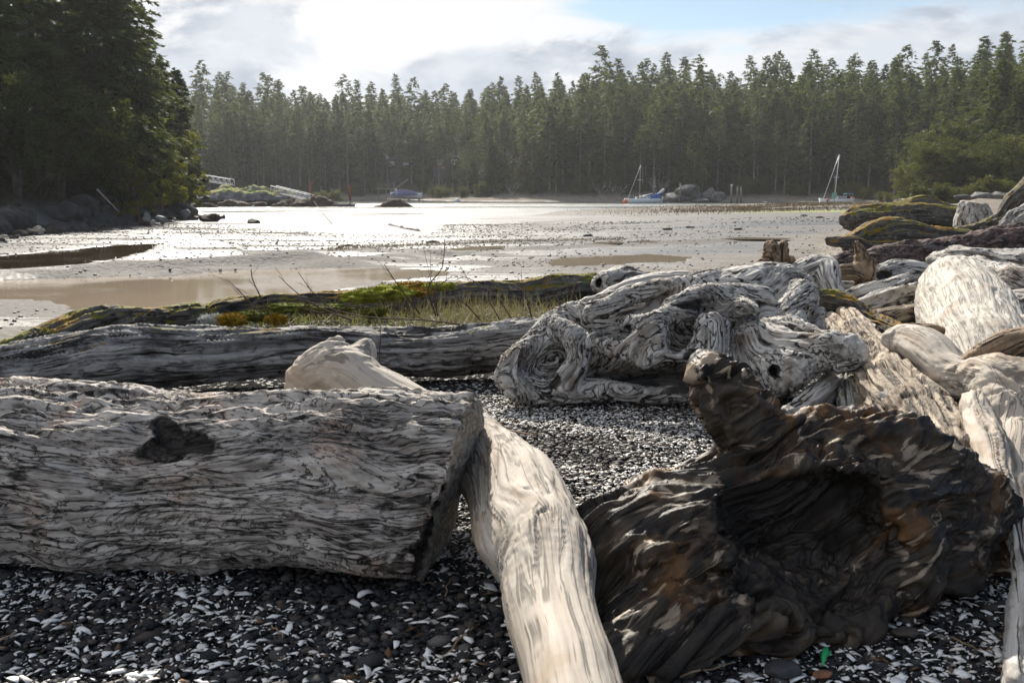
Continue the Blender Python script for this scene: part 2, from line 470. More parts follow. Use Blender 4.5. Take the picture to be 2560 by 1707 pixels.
def gz(x, y):
    """height of the ground sheet itself"""
    i = int(np.clip(np.searchsorted(xs, x) - 1, 0, nx - 2)); j = int(np.clip(np.searchsorted(ys, y) - 1, 0, ny - 2))
    u = (x - xs[i]) / (xs[i + 1] - xs[i]); v = (y - ys[j]) / (ys[j + 1] - ys[j])
    return float((gzv[j, i] * (1 - u) + gzv[j, i + 1] * u) * (1 - v) + (gzv[j + 1, i] * (1 - u) + gzv[j + 1, i + 1] * u) * v)
def mat_ground():
    t = NT('beach_ground')
    p = t.pos()
    za = t.attr('zone'); zc = t.node('ShaderNodeSeparateColor'); t.L.new(za.outputs['Color'], zc.inputs[0])
    gravel_, sand_, forest_ = zc.outputs
    algae_ = t.attr('algae').outputs['Fac']
    # wet tidal mud strewn with grit
    flat = t.mapping(p, (1, 1.0, 1))
    n1 = t.noise(flat, 0.55, 5, 0.6)
    n2 = t.noise(flat, 9.0, 3, 0.7)
    n3 = t.voro(flat, 7.5)
    band = t.noise(t.mapping(p, (0.09, 0.42, 1)), 1.0, 5, 0.62, 0.6)
    mud = t.mix(t.range(n1, 0.3, 0.7), (0.055, 0.05, 0.047), (0.105, 0.097, 0.088))
    mud = t.mix(t.range(n2, 0.52, 0.62), mud, (0.03, 0.028, 0.027))
    mud = t.mix(t.range(n2, 0.42, 0.36), mud, (0.19, 0.18, 0.165))
    wet = t.range(band, 0.44, 0.56)
    mud = t.mix(wet, t.mix(0.55, mud, (0.20, 0.185, 0.165)), t.mix(0.35, mud, (0.03, 0.026, 0.022)))
    # dry sand and sun-bleached shingle of the upper flat
    s1 = t.noise(p, 22, 4, 0.7)
    sandc = t.mix(t.range(s1, 0.3, 0.7), (0.17, 0.152, 0.13), (0.33, 0.30, 0.262))
    sandc = t.mix(t.range(t.noise(p, 0.8, 5, 0.65), 0.45, 0.62), sandc, (0.17, 0.14, 0.11))
    c = t.mix(sand_, mud, sandc)
    c = t.mix(t.range(algae_, 0.2, 0.8, 0, 0.8), c, (0.26, 0.30, 0.06))
    # dark pebble bed under the loose stones
    g1 = t.voro(p, 42); g1c = t.voro(p, 42, out='Color')
    sg = t.node('ShaderNodeSeparateColor'); t.L.new(g1c, sg.inputs[0])
    gc = t.mix(sg.outputs[0], (0.012, 0.012, 0.013), (0.055, 0.053, 0.052))
    gc = t.mix(t.range(sg.outputs[1], 0.87, 0.9), gc, (0.55, 0.54, 0.5))
    c = t.mix(gravel_, c, gc)
    f1 = t.noise(p, 1.1, 6, 0.65)
    fc = t.mix(t.range(f1, 0.35, 0.65), (0.025, 0.02, 0.013), (0.06, 0.06, 0.022))
    c = t.mix(forest_, c, fc)
    dry = t.math('MAXIMUM', t.math('MAXIMUM', t.math('MULTIPLY', sand_, 0.9), forest_), gravel_)
    dry = t.math('MAXIMUM', dry, t.math('MULTIPLY', t.attr('drier').outputs['Fac'], 0.55))
    r_wet = t.math('ADD', t.range(wet, 0, 1, 0.80, 0.36), t.math('MULTIPLY', n2, 0.16))
    rough = t.node('ShaderNodeMix'); rough.data_type = 'FLOAT'
    t.put(rough.inputs[0], dry); t.L.new(r_wet, rough.inputs[2]); rough.inputs[3].default_value = 0.9
    hgt = t.math('ADD', t.math('MULTIPLY', n2, 0.6), t.math('MULTIPLY', n3, 0.5))
    b1 = t.bump(hgt, t.range(wet, 0, 1, 0.75, 0.28), 0.06)
    b2 = t.bump(t.math('MULTIPLY', g1, gravel_), 0.8, 0.02, b1)
    t.bsdf(c, rough.outputs[0], b2, t.range(dry, 0, 1, 0.30, 0.0))
    return t.m
gm = mesh_from('ground', np.stack([fx, fy, gzv.ravel()], 1), GF, mat_ground(), True,
               {'zone': np.stack([gravel, np.clip(sand, 0, 1), np.clip(forest, 0, 1), np.ones_like(fx)], 1), 'algae': algae, 'drier': drier})
tag(link('ground', gm), 'pebble beach, wet tidal mudflat and wooded banks', kind='structure')

# ------------------------------------------------------------------ water
def mat_sea():
    t = NT('sea_water'); p = t.pos()
    sep = t.node('ShaderNodeSeparateXYZ'); t.L.new(p, sep.inputs[0])
    r1 = t.noise(t.mapping(p, (1.0, 1.0, 1)), 2.2, 4, 0.6)
    r2 = t.noise(t.mapping(p, (0.8, 1.0, 1)), 0.7, 3, 0.55)
    patch = t.noise(t.mapping(p, (0.012, 0.05, 1)), 1.0, 4, 0.6, 0.4)
    calm = t.range(sep.outputs[1], 160, 235, 1.0, 0.25)
    calm = t.math('MULTIPLY', calm, t.range(patch, 0.36, 0.5, 0.35, 1.0))
    h = t.math('ADD', r1, t.math('MULTIPLY', r2, 1.2))
    b = t.bump(h, calm, 0.34)
    t.bsdf((0.035, 0.045, 0.04), t.range(calm, 0.1, 0.9, 0.06, 0.33), b, 0.5, IOR=1.33)
    return t.m
def mat_pond(name, col, rip=0.25):
    t = NT(name); p = t.pos()
    r1 = t.noise(t.mapping(p, (1.0, 2.2, 1)), 3.0, 3, 0.6)
    rp = t.range(t.noise(p, 0.25, 2), 0.42, 0.62)
    b = t.bump(r1, t.math('MULTIPLY', rp, rip), 0.05)
    c = t.mix(t.range(t.noise(p, 0.3, 4), 0.35, 0.65), col, tuple(x * 0.85 for x in col))
    t.bsdf(c, 0.06, b, 0.5, IOR=1.33)
    return t.m
def sheet(name, x0, x1, y0, y1, z, mat, label):
    me = mesh_from(name, [(x0, y0, z), (x1, y0, z), (x1, y1, z), (x0, y1, z)], [[0, 1, 2, 3]], mat, False)
    return tag(link(name, me), label, kind='structure')
sheet('sea', -480, 140, 52, 330, SEA, mat_sea(), 'glittering shallow water of the tidal bay')
def pool_sheet(name, poly, z, mat, label, gr=1.3):
    poly = np.asarray(poly); c = poly.mean(0)
    q = [poly[i] + (poly[i] - c) / (np.linalg.norm(poly[i] - c) + 1e-6) * gr for i in range(len(poly))]
    me = mesh_from(name, [(a, b, z) for a, b in q], [list(range(len(q)))[::-1]], mat, False)
    if me.polygons[0].normal.z < 0: me.flip_normals()
    return tag(link(name, me), label, kind='structure')
pool_sheet('tidal_pond', POND, -0.63, mat_pond('silt_water', (0.36, 0.285, 0.21)), 'long tan tidal pond behind the mossy log')
pool_sheet('tidal_pool', POOL, -0.665, mat_pond('peat_water', (0.05, 0.034, 0.02)), 'dark brown tidal pool beneath the left bank')
mp = mat_pond('silt_puddle', (0.33, 0.26, 0.19), 0.08)
pool_sheet('puddle', PUDDLE, -0.665, mp, 'long tan puddle in the middle of the mudflat', 0.5)
for q in SMALL:
    c = np.mean(q, axis=0)
    zz = max(gz(a, b) for a, b in [tuple(c)] + [tuple(v) for v in q]) + 0.004
    pool_sheet('puddle', q, zz, mp, 'small tan puddle far out on the mudflat', 0.05)
# ------------------------------------------------------------------ driftwood: solids blended from tapering limbs, meshed on a fine lattice
class Limb:
    def __init__(self, pts, rad, sub=5, squash=None, twist=0.0):
        pr = np.concatenate([np.asarray(pts, float), np.asarray(rad, float)[:, None]], 1)
        c = catmull(pr, sub)
        self.p = c[:, :3]; self.r = np.maximum(c[:, 3], 0.004)
        self.T, self.Nn, self.B = frames(self.p)
        seg = np.linalg.norm(np.diff(self.p, axis=0), axis=1)
        self.s = np.concatenate([[0], np.cumsum(seg)])
        self.squash = squash; self.twist = twist
    def bounds(self):
        m = self.r[:, None] * 1.25 + 0.05
        return (self.p - m).min(0), (self.p + m).max(0)
    def sdf(self, P, grain=False, margin=None):
        if margin is not None:
            lo, hi = self.bounds(); m = ((P > (lo - margin).astype(np.float32)) & (P < (hi + margin).astype(np.float32))).all(1)
            out = np.full(len(P), 9.0, np.float32)
            if m.any(): out[m] = self.sdf(P[m])
            return out
        best = np.full(len(P), 1e9, np.float32); bi = np.zeros(len(P), np.int32); bh = np.zeros(len(P), np.float32)
        p32 = self.p.astype(np.float32); r32 = self.r.astype(np.float32)
        for i in range(len(self.p) - 1):
            ba = p32[i + 1] - p32[i]
            pa = P - p32[i]
            h = np.clip(pa @ (ba / (ba @ ba + np.float32(1e-9))), 0, 1)
            pa -= h[:, None] * ba
            if self.squash is not None:
                ax, k = self.squash; ax = np.asarray(ax, np.float32); ax = ax / np.linalg.norm(ax)
                pa += np.float32(k - 1) * (pa @ ax)[:, None] * ax
            d = np.sqrt(np.einsum('ij,ij->i', pa, pa)) - (r32[i] + (r32[i + 1] - r32[i]) * h)
            m = d < best
            if grain: bi[m] = i; bh[m] = h[m]
            np.minimum(best, d, out=best)
        if not grain: return best
        h = bh[:, None]
        c = self.p[bi] * (1 - h) + self.p[bi + 1] * h
        n = self.Nn[bi] * (1 - h) + self.Nn[bi + 1] * h; b = self.B[bi] * (1 - h) + self.B[bi + 1] * h
        s = self.s[bi] * (1 - bh) + self.s[bi + 1] * bh
        q = P - c
        over = (q * (self.T[bi])).sum(1)
        u, v = (q * n).sum(1), (q * b).sum(1)
        if self.twist:
            a = s * self.twist; u, v = u * np.cos(a) - v * np.sin(a), u * np.sin(a) + v * np.cos(a)
        return best, np.stack([s + over, u, v], 1)
def smin(a, b, k):
    h = np.clip(0.5 + 0.5 * (b - a) / k, 0, 1)
    return b * (1 - h) + a * h - k * h * (1 - h)
def smax(a, b, k): return -smin(-a, -b, k)

def surface_nets(D, org, cell):
    S = D < 0
    nx, ny, nz = D.shape
    c = S[:-1, :-1, :-1].astype(np.int8)
    cnt = np.zeros((nx - 1, ny - 1, nz - 1), np.int8)
    for dx in (0, 1):
        for dy in (0, 1):
            for dz in (0, 1):
                cnt += S[dx:nx - 1 + dx, dy:ny - 1 + dy, dz:nz - 1 + dz]
    act = (cnt > 0) & (cnt < 8)
    idx = np.full(act.shape, -1, np.int64)
    ai = np.argwhere(act); idx[act] = np.arange(len(ai))
    acc = np.zeros((len(ai), 3), np.float32); num = np.zeros(len(ai), np.float32)
    x, y, z = ai.T
    corners = [(dx, dy, dz) for dx in (0, 1) for dy in (0, 1) for dz in (0, 1)]
    val = {k: D[x + k[0], y + k[1], z + k[2]] for k in corners}
    for a in corners:
        for ax in range(3):
            if a[ax]: continue
            b = list(a); b[ax] = 1; b = tuple(b)
            va, vb = val[a], val[b]
            m = (va < 0) != (vb < 0)
            t = np.where(m, va / np.where(m, va - vb, 1), 0)
            p = np.stack([np.full(len(ai), a[0], np.float32), np.full(len(ai), a[1], np.float32), np.full(len(ai), a[2], np.float32)], 1)
            p[:, ax] += t
            acc += np.where(m[:, None], p, 0); num += m
    V = org + (ai + acc / np.maximum(num, 1)[:, None]) * cell
    F = []
    for ax in range(3):
        o = [1, 2] if ax == 0 else ([2, 0] if ax == 1 else [0, 1])
        sl0 = [slice(None)] * 3; sl1 = [slice(None)] * 3
        sl0[ax] = slice(0, -1); sl1[ax] = slice(1, None)
        for k in o: sl0[k] = slice(1, -1); sl1[k] = slice(1, -1)
        A, B = S[tuple(sl0)], S[tuple(sl1)]
        e = np.argwhere(A != B)
        if not len(e): continue
        flip = A[e[:, 0], e[:, 1], e[:, 2]]
        e = e + np.array([0 if k == ax else 1 for k in range(3)])
        def cell_id(d1, d2):
            q = e.copy(); q[:, o[0]] -= d1; q[:, o[1]] -= d2
            return idx[q[:, 0], q[:, 1], q[:, 2]]
        quad = np.stack([cell_id(1, 1), cell_id(0, 1), cell_id(0, 0), cell_id(1, 0)], 1)
        quad[~flip] = quad[~flip][:, ::-1]
        F.append(quad)
    F = np.concatenate(F)
    return V, F[(F >= 0).all(1)]
def vnormals(V, F):
    n = np.cross(V[F[:, 2]] - V[F[:, 0]], V[F[:, 3]] - V[F[:, 1]])
    out = np.zeros_like(V)
    for k in range(4):
        for ax in range(3):
            out[:, ax] += np.bincount(F[:, k], n[:, ax], len(V))
    return out / (np.linalg.norm(out, axis=1)[:, None] + 1e-12)

def wood(limbs, cell, k=0.05, cuts=(), holes=(), warp=0.0, warp_f=3.0, disp=(), seed=0, hole_k=0.03, rough_cut=0.01, grain_k=0.05, flow=None):
    """limbs: [Limb]; cuts: [(point, normal)]; holes: [Limb]; disp: [(freq, stretch, amp, kind)] -> V, F, attributes"""
    lo = np.min([l.bounds()[0] for l in limbs], 0) - 3 * cell; hi = np.max([l.bounds()[1] for l in limbs], 0) + 3 * cell
    off = np.array([seed * 3.17, seed * 1.31, seed * 7.7], np.float32)
    mg = k + 0.05 + warp + cell * 7
    def bend(P):
        P = P.astype(np.float32)
        if warp:
            x, y, z = (P * np.float32(warp_f * 2.4) + off).T
            P = P + np.float32(warp * 0.55) * np.stack([np.sin(y + 1.3 * np.sin(z * 0.9)) + 0.5 * np.sin(2.1 * z + x), np.sin(z + 1.2 * np.sin(x * 1.1)) + 0.5 * np.sin(2.3 * x + y), np.sin(x + 1.1 * np.sin(y * 0.8)) + 0.5 * np.sin(1.9 * y + z)], 1)
        return P
    def field1(P):
        P = bend(P)
        d = limbs[0].sdf(P, margin=mg)
        for l in limbs[1:]:
            d = smin(d, l.sdf(P, margin=mg), k)
        for p0, nrm in cuts:
            nrm = np.asarray(nrm, np.float32); nrm = nrm / np.linalg.norm(nrm)
            pl = (P - np.asarray(p0, np.float32)) @ nrm
            if rough_cut: pl = pl + rough_cut * np.sin(P[:, 2] * 41 + 2 * np.sin(P[:, 1] * 37)) 
            d = smax(d, pl, 0.012)
        for h in holes:
            d = smax(d, -h.sdf(P, margin=mg), hole_k)
        return d.astype(np.float32)
    def field(P):
        P = P.astype(np.float32)
        if len(P) < 40000: return field1(P)
        return np.concatenate(list(THREADS.map(field1, np.array_split(P, max(4, len(P) // 60000)))))
    C = 4
    n = np.ceil((hi - lo) / (cell * C)).astype(int) + 1
    g = np.stack(np.meshgrid(*[np.arange(m) for m in n], indexing='ij'), -1).reshape(-1, 3)
    dc = field(lo + (g + 0.5 - 0.5 / C) * cell * C).reshape(n)
    fine = np.repeat(np.repeat(np.repeat(dc, C, 0), C, 1), C, 2).astype(np.float32)
    near = np.abs(dc) < cell * C * 1.35 + warp * 0.3
    mask = np.repeat(np.repeat(np.repeat(near, C, 0), C, 1), C, 2)
    gi = np.argwhere(mask)
    fine[mask] = field((lo + gi * cell).astype(np.float32))
    V, F = surface_nets(fine, lo, cell)
    N = vnormals(V, F)
    # grain coordinates flow along every limb and swirl where limbs meet
    Pw = bend(V)
    ds, gs = [], []
    for i, l in enumerate(limbs):
        d, gr = l.sdf(Pw, True); ds.append(d); gs.append(gr + np.array([i * 5.3, 0, 0]))
    ds = np.array(ds); w = np.exp(-(ds - ds.min(0)) / grain_k); w /= w.sum(0)
    G = (w[:, :, None] * np.array(gs)).sum(0)
    if warp: G = G + 0.35 * warp * np.stack([perlin(Pw * 6 + 5), perlin(Pw * 6 + 15), perlin(Pw * 6 + 25)], 1)
    if flow is not None:        # one coherent grain through the whole block
        a = np.asarray(flow, float); a /= np.linalg.norm(a); b_ = np.cross(a, [0, 1.0, 0]); b_ /= np.linalg.norm(b_); c_ = np.cross(a, b_)
        Q = Pw + 0.10 * np.stack([perlin(Pw * 2.2 + 1), perlin(Pw * 2.2 + 11), perlin(Pw * 2.2 + 21)], 1)
        G = np.stack([Q @ a, Q @ b_, Q @ c_], 1)
    inner = np.zeros(len(V))
    for h in holes:
        inner = np.maximum(inner, sstep(0.016, 0.004, h.sdf(Pw)))
    cutm = np.zeros(len(V))
    for p0, nrm in cuts:
        nrm = np.asarray(nrm, float); nrm = nrm / np.linalg.norm(nrm)
        cutm = np.maximum(cutm, sstep(-0.02, -0.005, (V - np.asarray(p0)) @ nrm) * sstep(0.5, 0.8, N @ nrm))
    h = np.zeros(len(V))
    for fr, st, amp, kind in disp:
        q = np.stack([G[:, 0] * fr * st, G[:, 1] * fr, G[:, 2] * fr], 1) + off
        if kind == 'ridge': h += amp * (ridged(q, 3) - 1.0)
        elif kind == 'crack': h -= amp * sstep(0.10, 0.0, np.abs(perlin(q) + 0.35 * perlin(q * 2.7)))  * sstep(-0.1, 0.25, perlin(q * 0.45 + 40))
        elif kind == 'crease':
            x_, y_, z_ = q.T * 1.1; q = q + 0.38 * np.stack([np.sin(y_ + np.sin(z_)), np.sin(z_ * 1.1 + np.sin(x_)), np.sin(x_ * 0.9 + np.sin(y_))], 1)
            a = perlin(q) + 0.5 * perlin(q * 2.1 + 8); h += amp * (sstep(0.0, 0.24, np.abs(a)) - 1)
        elif kind == 'flake':
            a = perlin(q) + 0.5 * perlin(q * 2.1 + 8) + 0.3 * perlin(q * 4.3 + 3); h += amp * (np.floor(a * 3.2) / 3.2 + 0.25 * a)
        else: h += amp * fbm(q, 3)
    h *= (1 - 0.7 * cutm)
    V = V + N * h[:, None]
    return V, F, {'grain': G, 'inner': inner, 'cut': cutm}

def px_limb(rows, sub=5, **kw):
    """rows of (px, py, Y, radius in px): a limb surveyed from the tripod at true distances"""
    pts = [at(a, b, Y) for a, b, Y, r in rows]
    rad = [size(r, np.linalg.norm(p - np.array([0, 0, CAM_H]))) for (a, b, Y, r), p in zip(rows, pts)]
    return Limb(pts, rad, sub, **kw)

# ------------------------------------------------------------------ wood materials
def mat_wood(name, pale, mid, dark, crack=(0.025, 0.02, 0.017), stain=(0.2, 0.12, 0.07), stain_amt=0.3, crack_amt=0.5, fine=70.0, stretch=0.07,
             mottle=0.0, moss=0.0, moss_col=(0.20, 0.19, 0.02), moss_col2=(0.33, 0.15, 0.015), inner=(0.02, 0.016, 0.013), cut=(0.46, 0.41, 0.34), bump=0.6, lichen=0.0, speck=0.0, plates=0.0, flakes=0.0, rough=0.78, spec=0.25):
    t = NT(name)
    g = t.attr('grain').outputs['Vector']; ob = t.coord('Object')
    gs = t.mapping(g, (stretch, 1, 1))
    n1 = t.noise(gs, fine, 6, 0.65, 0.3)
    n2 = t.noise(gs, fine * 0.22, 4, 0.6, 0.6)
    n3 = t.noise(ob, 3.2, 4, 0.6, 0.4)
    c = t.mix(t.range(n1, 0.34, 0.66), mid, pale)
    c = t.mix(t.math('MULTIPLY', t.range(n2, 0.55, 0.30), 0.75), c, dark)
    c = t.mix(t.math('MULTIPLY', t.range(n3, 0.52, 0.68), stain_amt), c, stain)
    if mottle:
        m = t.noise(t.mapping(g, (0.35, 1, 1)), 16, 6, 0.7, 0.5)
        c = t.mix(t.math('MULTIPLY', t.range(m, 0.52, 0.60), mottle), c, dark)
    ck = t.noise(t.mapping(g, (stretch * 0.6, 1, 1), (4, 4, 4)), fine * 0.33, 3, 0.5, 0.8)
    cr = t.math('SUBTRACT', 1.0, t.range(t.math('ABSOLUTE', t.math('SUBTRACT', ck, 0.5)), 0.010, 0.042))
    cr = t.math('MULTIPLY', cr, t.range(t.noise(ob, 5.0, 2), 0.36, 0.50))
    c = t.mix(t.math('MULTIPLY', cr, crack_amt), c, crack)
    step = None
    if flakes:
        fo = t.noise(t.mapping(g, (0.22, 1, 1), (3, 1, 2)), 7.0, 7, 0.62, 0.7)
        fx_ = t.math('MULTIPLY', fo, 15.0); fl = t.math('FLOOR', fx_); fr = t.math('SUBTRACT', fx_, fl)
        edge = t.math('SUBTRACT', 1.0, t.range(fr, 0.04, 0.36))  # one-sided dark edge paints crevice shade and dirt beneath each flake
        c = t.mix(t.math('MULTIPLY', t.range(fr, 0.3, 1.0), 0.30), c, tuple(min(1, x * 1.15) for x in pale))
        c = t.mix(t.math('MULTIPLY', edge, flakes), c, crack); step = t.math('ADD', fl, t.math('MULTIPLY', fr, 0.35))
    if plates:  # crevice lines painted dark, mostly shade with some dirt
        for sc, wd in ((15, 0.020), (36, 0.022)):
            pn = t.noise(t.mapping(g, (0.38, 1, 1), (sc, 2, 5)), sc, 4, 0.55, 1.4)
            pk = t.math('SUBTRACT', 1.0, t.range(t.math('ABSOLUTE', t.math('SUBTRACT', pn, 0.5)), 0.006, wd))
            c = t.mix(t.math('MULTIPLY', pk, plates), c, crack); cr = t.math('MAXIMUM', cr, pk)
    if speck:
        sp = t.noise(t.mapping(g, (0.22, 1, 1), (9, 9, 9)), 15, 5, 0.6, 1.0)
        c = t.mix(t.math('MULTIPLY', t.range(sp, 0.56, 0.62), t.range(t.noise(ob, 3.2, 3), 0.42, 0.54, 0, speck)), c, (0.40, 0.31, 0.22))
    if lichen:
        li = t.noise(ob, 9, 5, 0.7)
        c = t.mix(t.math('MULTIPLY', t.range(li, 0.6, 0.66), lichen), c, (0.42, 0.44, 0.40))
    if moss:
        ge = t.node('ShaderNodeNewGeometry'); sp = t.node('ShaderNodeSeparateXYZ'); t.L.new(ge.outputs['Normal'], sp.inputs[0])
        mo = t.noise(ob, 4.5, 6, 0.7, 0.3)
        mk = t.math('ADD', mo, t.math('MULTIPLY', sp.outputs[2], 0.42))
        mk = t.range(mk, 1.02 - moss * 0.3, 1.09 - moss * 0.3)
        mc = t.mix(t.range(t.noise(ob, 2.1, 3), 0.42, 0.60), moss_col, moss_col2)
        mc = t.mix(t.range(t.noise(ob, 90, 2), 0.3, 0.7), mc, tuple(x * 0.45 for x in moss_col))
        c = t.mix(mk, c, mc)
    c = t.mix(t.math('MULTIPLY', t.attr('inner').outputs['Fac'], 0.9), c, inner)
    cc = t.mix(t.range(t.noise(ob, 40, 4), 0.35, 0.65), cut, tuple(x * 0.55 for x in cut))
    c = t.mix(t.math('MULTIPLY', t.attr('cut').outputs['Fac'], 0.9), c, cc)
    hg = t.math('SUBTRACT', t.math('ADD', t.math('MULTIPLY', n1, 0.5), n2), t.math('MULTIPLY', cr, 0.7))
    b = t.bump(hg, bump, 0.012)
    if step is not None: b = t.bump(step, 0.8, 0.012, b)
    t.bsdf(c, rough, b, spec)
    return t.m
W = {}
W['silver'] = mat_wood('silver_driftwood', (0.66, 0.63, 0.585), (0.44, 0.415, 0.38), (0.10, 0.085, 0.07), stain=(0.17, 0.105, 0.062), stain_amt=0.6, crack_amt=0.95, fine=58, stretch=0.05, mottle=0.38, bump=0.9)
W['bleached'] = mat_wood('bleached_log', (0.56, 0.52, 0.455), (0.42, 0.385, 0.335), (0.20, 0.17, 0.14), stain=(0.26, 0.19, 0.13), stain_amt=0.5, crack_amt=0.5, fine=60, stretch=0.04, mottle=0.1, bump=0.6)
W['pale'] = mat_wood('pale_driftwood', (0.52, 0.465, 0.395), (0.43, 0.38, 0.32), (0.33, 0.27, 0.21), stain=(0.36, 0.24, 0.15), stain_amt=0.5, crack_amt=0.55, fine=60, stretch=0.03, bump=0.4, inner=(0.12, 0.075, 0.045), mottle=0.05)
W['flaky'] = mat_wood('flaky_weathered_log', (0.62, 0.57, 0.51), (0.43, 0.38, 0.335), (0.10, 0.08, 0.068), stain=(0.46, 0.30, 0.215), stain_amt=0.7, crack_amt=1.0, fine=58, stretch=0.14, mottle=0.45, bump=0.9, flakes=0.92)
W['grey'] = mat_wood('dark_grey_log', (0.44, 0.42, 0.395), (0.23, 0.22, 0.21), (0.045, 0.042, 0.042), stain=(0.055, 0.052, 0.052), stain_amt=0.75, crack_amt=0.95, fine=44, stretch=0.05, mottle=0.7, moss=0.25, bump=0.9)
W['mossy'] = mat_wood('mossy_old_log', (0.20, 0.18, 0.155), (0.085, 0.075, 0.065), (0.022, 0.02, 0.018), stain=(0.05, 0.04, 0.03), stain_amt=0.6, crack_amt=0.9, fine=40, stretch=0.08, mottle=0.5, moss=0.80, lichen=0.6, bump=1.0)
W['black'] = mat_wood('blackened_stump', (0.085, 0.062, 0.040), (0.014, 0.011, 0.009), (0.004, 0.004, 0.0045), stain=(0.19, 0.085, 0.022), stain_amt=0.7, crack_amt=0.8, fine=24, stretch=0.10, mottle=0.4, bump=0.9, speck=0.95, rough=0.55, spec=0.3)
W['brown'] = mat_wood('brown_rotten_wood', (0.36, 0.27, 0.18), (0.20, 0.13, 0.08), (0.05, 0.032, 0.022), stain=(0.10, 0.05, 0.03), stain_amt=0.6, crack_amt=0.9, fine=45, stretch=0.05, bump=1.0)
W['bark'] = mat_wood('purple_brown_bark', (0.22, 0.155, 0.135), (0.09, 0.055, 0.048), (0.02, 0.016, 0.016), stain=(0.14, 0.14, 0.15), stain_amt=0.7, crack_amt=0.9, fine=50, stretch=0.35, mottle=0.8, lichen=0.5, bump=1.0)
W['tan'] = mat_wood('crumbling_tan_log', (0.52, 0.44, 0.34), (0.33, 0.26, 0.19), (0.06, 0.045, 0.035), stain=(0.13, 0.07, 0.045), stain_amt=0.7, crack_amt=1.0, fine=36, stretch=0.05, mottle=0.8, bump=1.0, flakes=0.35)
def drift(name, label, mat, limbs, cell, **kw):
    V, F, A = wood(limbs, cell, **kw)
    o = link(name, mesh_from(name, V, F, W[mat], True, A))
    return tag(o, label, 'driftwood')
WEATHER = [(30, 0.10, 0.010, 'fbm'), (55, 0.05, 0.006, 'ridge'), (26, 0.05, 0.018, 'crack')]
# ------------------------------------------------------------------ foreground driftwood
# big cut log
L0 = px_limb([(-700, 1180, 3.75, 200), (-250, 1188, 3.62, 202), (150, 1188, 3.55, 206), (520, 1190, 3.50, 214), (850, 1196, 3.47, 226), (1080, 1198, 3.45, 238), (1300, 1200, 3.45, 240)], 4, squash=((0, 0, 1), 1.02))
kn = at(432, 1075, 3.16)
drift('driftwood_log', 'huge flaky grey log with sawn end and knot hole across the left foreground', 'flaky', [L0], 0.0085, warp=0.035, warp_f=2.4,
      cuts=[(at(1150, 1150, 3.40), (0.96, -0.10, -0.26))],
      holes=[px_limb([(352, 1126, 3.22, 14), (430, 1114, 3.25, 26), (540, 1130, 3.22, 14)], 3), px_limb([(410, 1048, 3.31, 22), (436, 1085, 3.28, 34)], 2), px_limb([(480, 1096, 3.25, 18), (512, 1112, 3.24, 18)], 2), px_limb([(1100, 1250, 3.20, 46), (1098, 1330, 3.20, 52), (1100, 1480, 3.22, 56)], 3)],
      disp=[(4, 0.30, 0.020, 'fbm'), (7, 0.24, 0.022, 'flake'), (8, 0.20, 0.026, 'crease'), (20, 0.26, 0.010, 'crease'), (8, 0.07, 0.03, 'crack')], seed=1, rough_cut=0.004, hole_k=0.012)
# curved pale limb that passes behind the big log and swings towards the viewer
LA = px_limb([(752, 1010, 4.30, 44), (782, 945, 4.30, 52), (850, 918, 4.26, 58), (940, 975, 4.20, 66), (1070, 1062, 4.08, 76), (1190, 1120, 3.86, 84), (1262, 1165, 3.62, 86), (1300, 1225, 3.38, 100), (1342, 1320, 3.06, 122), (1374, 1400, 2.82, 120),
              (1372, 1500, 2.58, 108), (1386, 1600, 2.38, 104), (1425, 1715, 2.16, 112), (1480, 1900, 1.9, 118)], 6)
LB = px_limb([(880, 930, 4.34, 34), (905, 890, 4.36, 36), (918, 870, 4.37, 26)], 4)
LC = px_limb([(800, 905, 4.30, 32), (838, 862, 4.32, 20), (850, 850, 4.32, 14)], 4)
LD = px_limb([(1190, 1150, 3.75, 70), (1218, 1255, 3.40, 58), (1240, 1345, 3.12, 58), (1300, 1400, 2.92, 70)], 5)
drift('driftwood_branch', 'smooth pale curved branch reaching towards the viewer beside the big log', 'pale', [LA, LB, LC, LD], 0.0075, k=0.05, warp=0.02, warp_f=2.5,
      holes=[px_limb([(1358, 1440, 2.60, 7), (1372, 1490, 2.475, 12), (1392, 1530, 2.39, 15), (1412, 1570, 2.31, 13), (1432, 1605, 2.26, 7)], 4)], hole_k=0.008,
      disp=[(9, 0.10, 0.010, 'fbm'), (34, 0.05, 0.0022, 'ridge'), (10, 0.06, 0.010, 'crack')], seed=2)
# long dark grey log
L1 = px_limb([(-900, 985, 6.0, 78), (-400, 955, 6.2, 76), (0, 930, 6.35, 72), (350, 902, 6.6, 72), (640, 884, 6.85, 68), (900, 882, 7.0, 62), (1250, 868, 7.25, 62), (1520, 850, 7.45, 58)], 4, squash=((0, 0, 1), 1.05))
L1b = px_limb([(60, 880, 6.5, 22), (330, 850, 6.75, 26), (520, 826, 6.95, 28), (700, 838, 7.05, 16), (900, 836, 7.15, 14), (1300, 812, 7.4, 14)], 4)
drift('driftwood_log', 'long dark grey cracked log lying just behind the big sawn log', 'grey', [L1, L1b], 0.0125, k=0.08, warp=0.035, warp_f=1.8,
      disp=[(9, 0.10, 0.028, 'flake'), (26, 0.07, 0.011, 'ridge'), (16, 0.05, 0.03, 'crack')], seed=3)
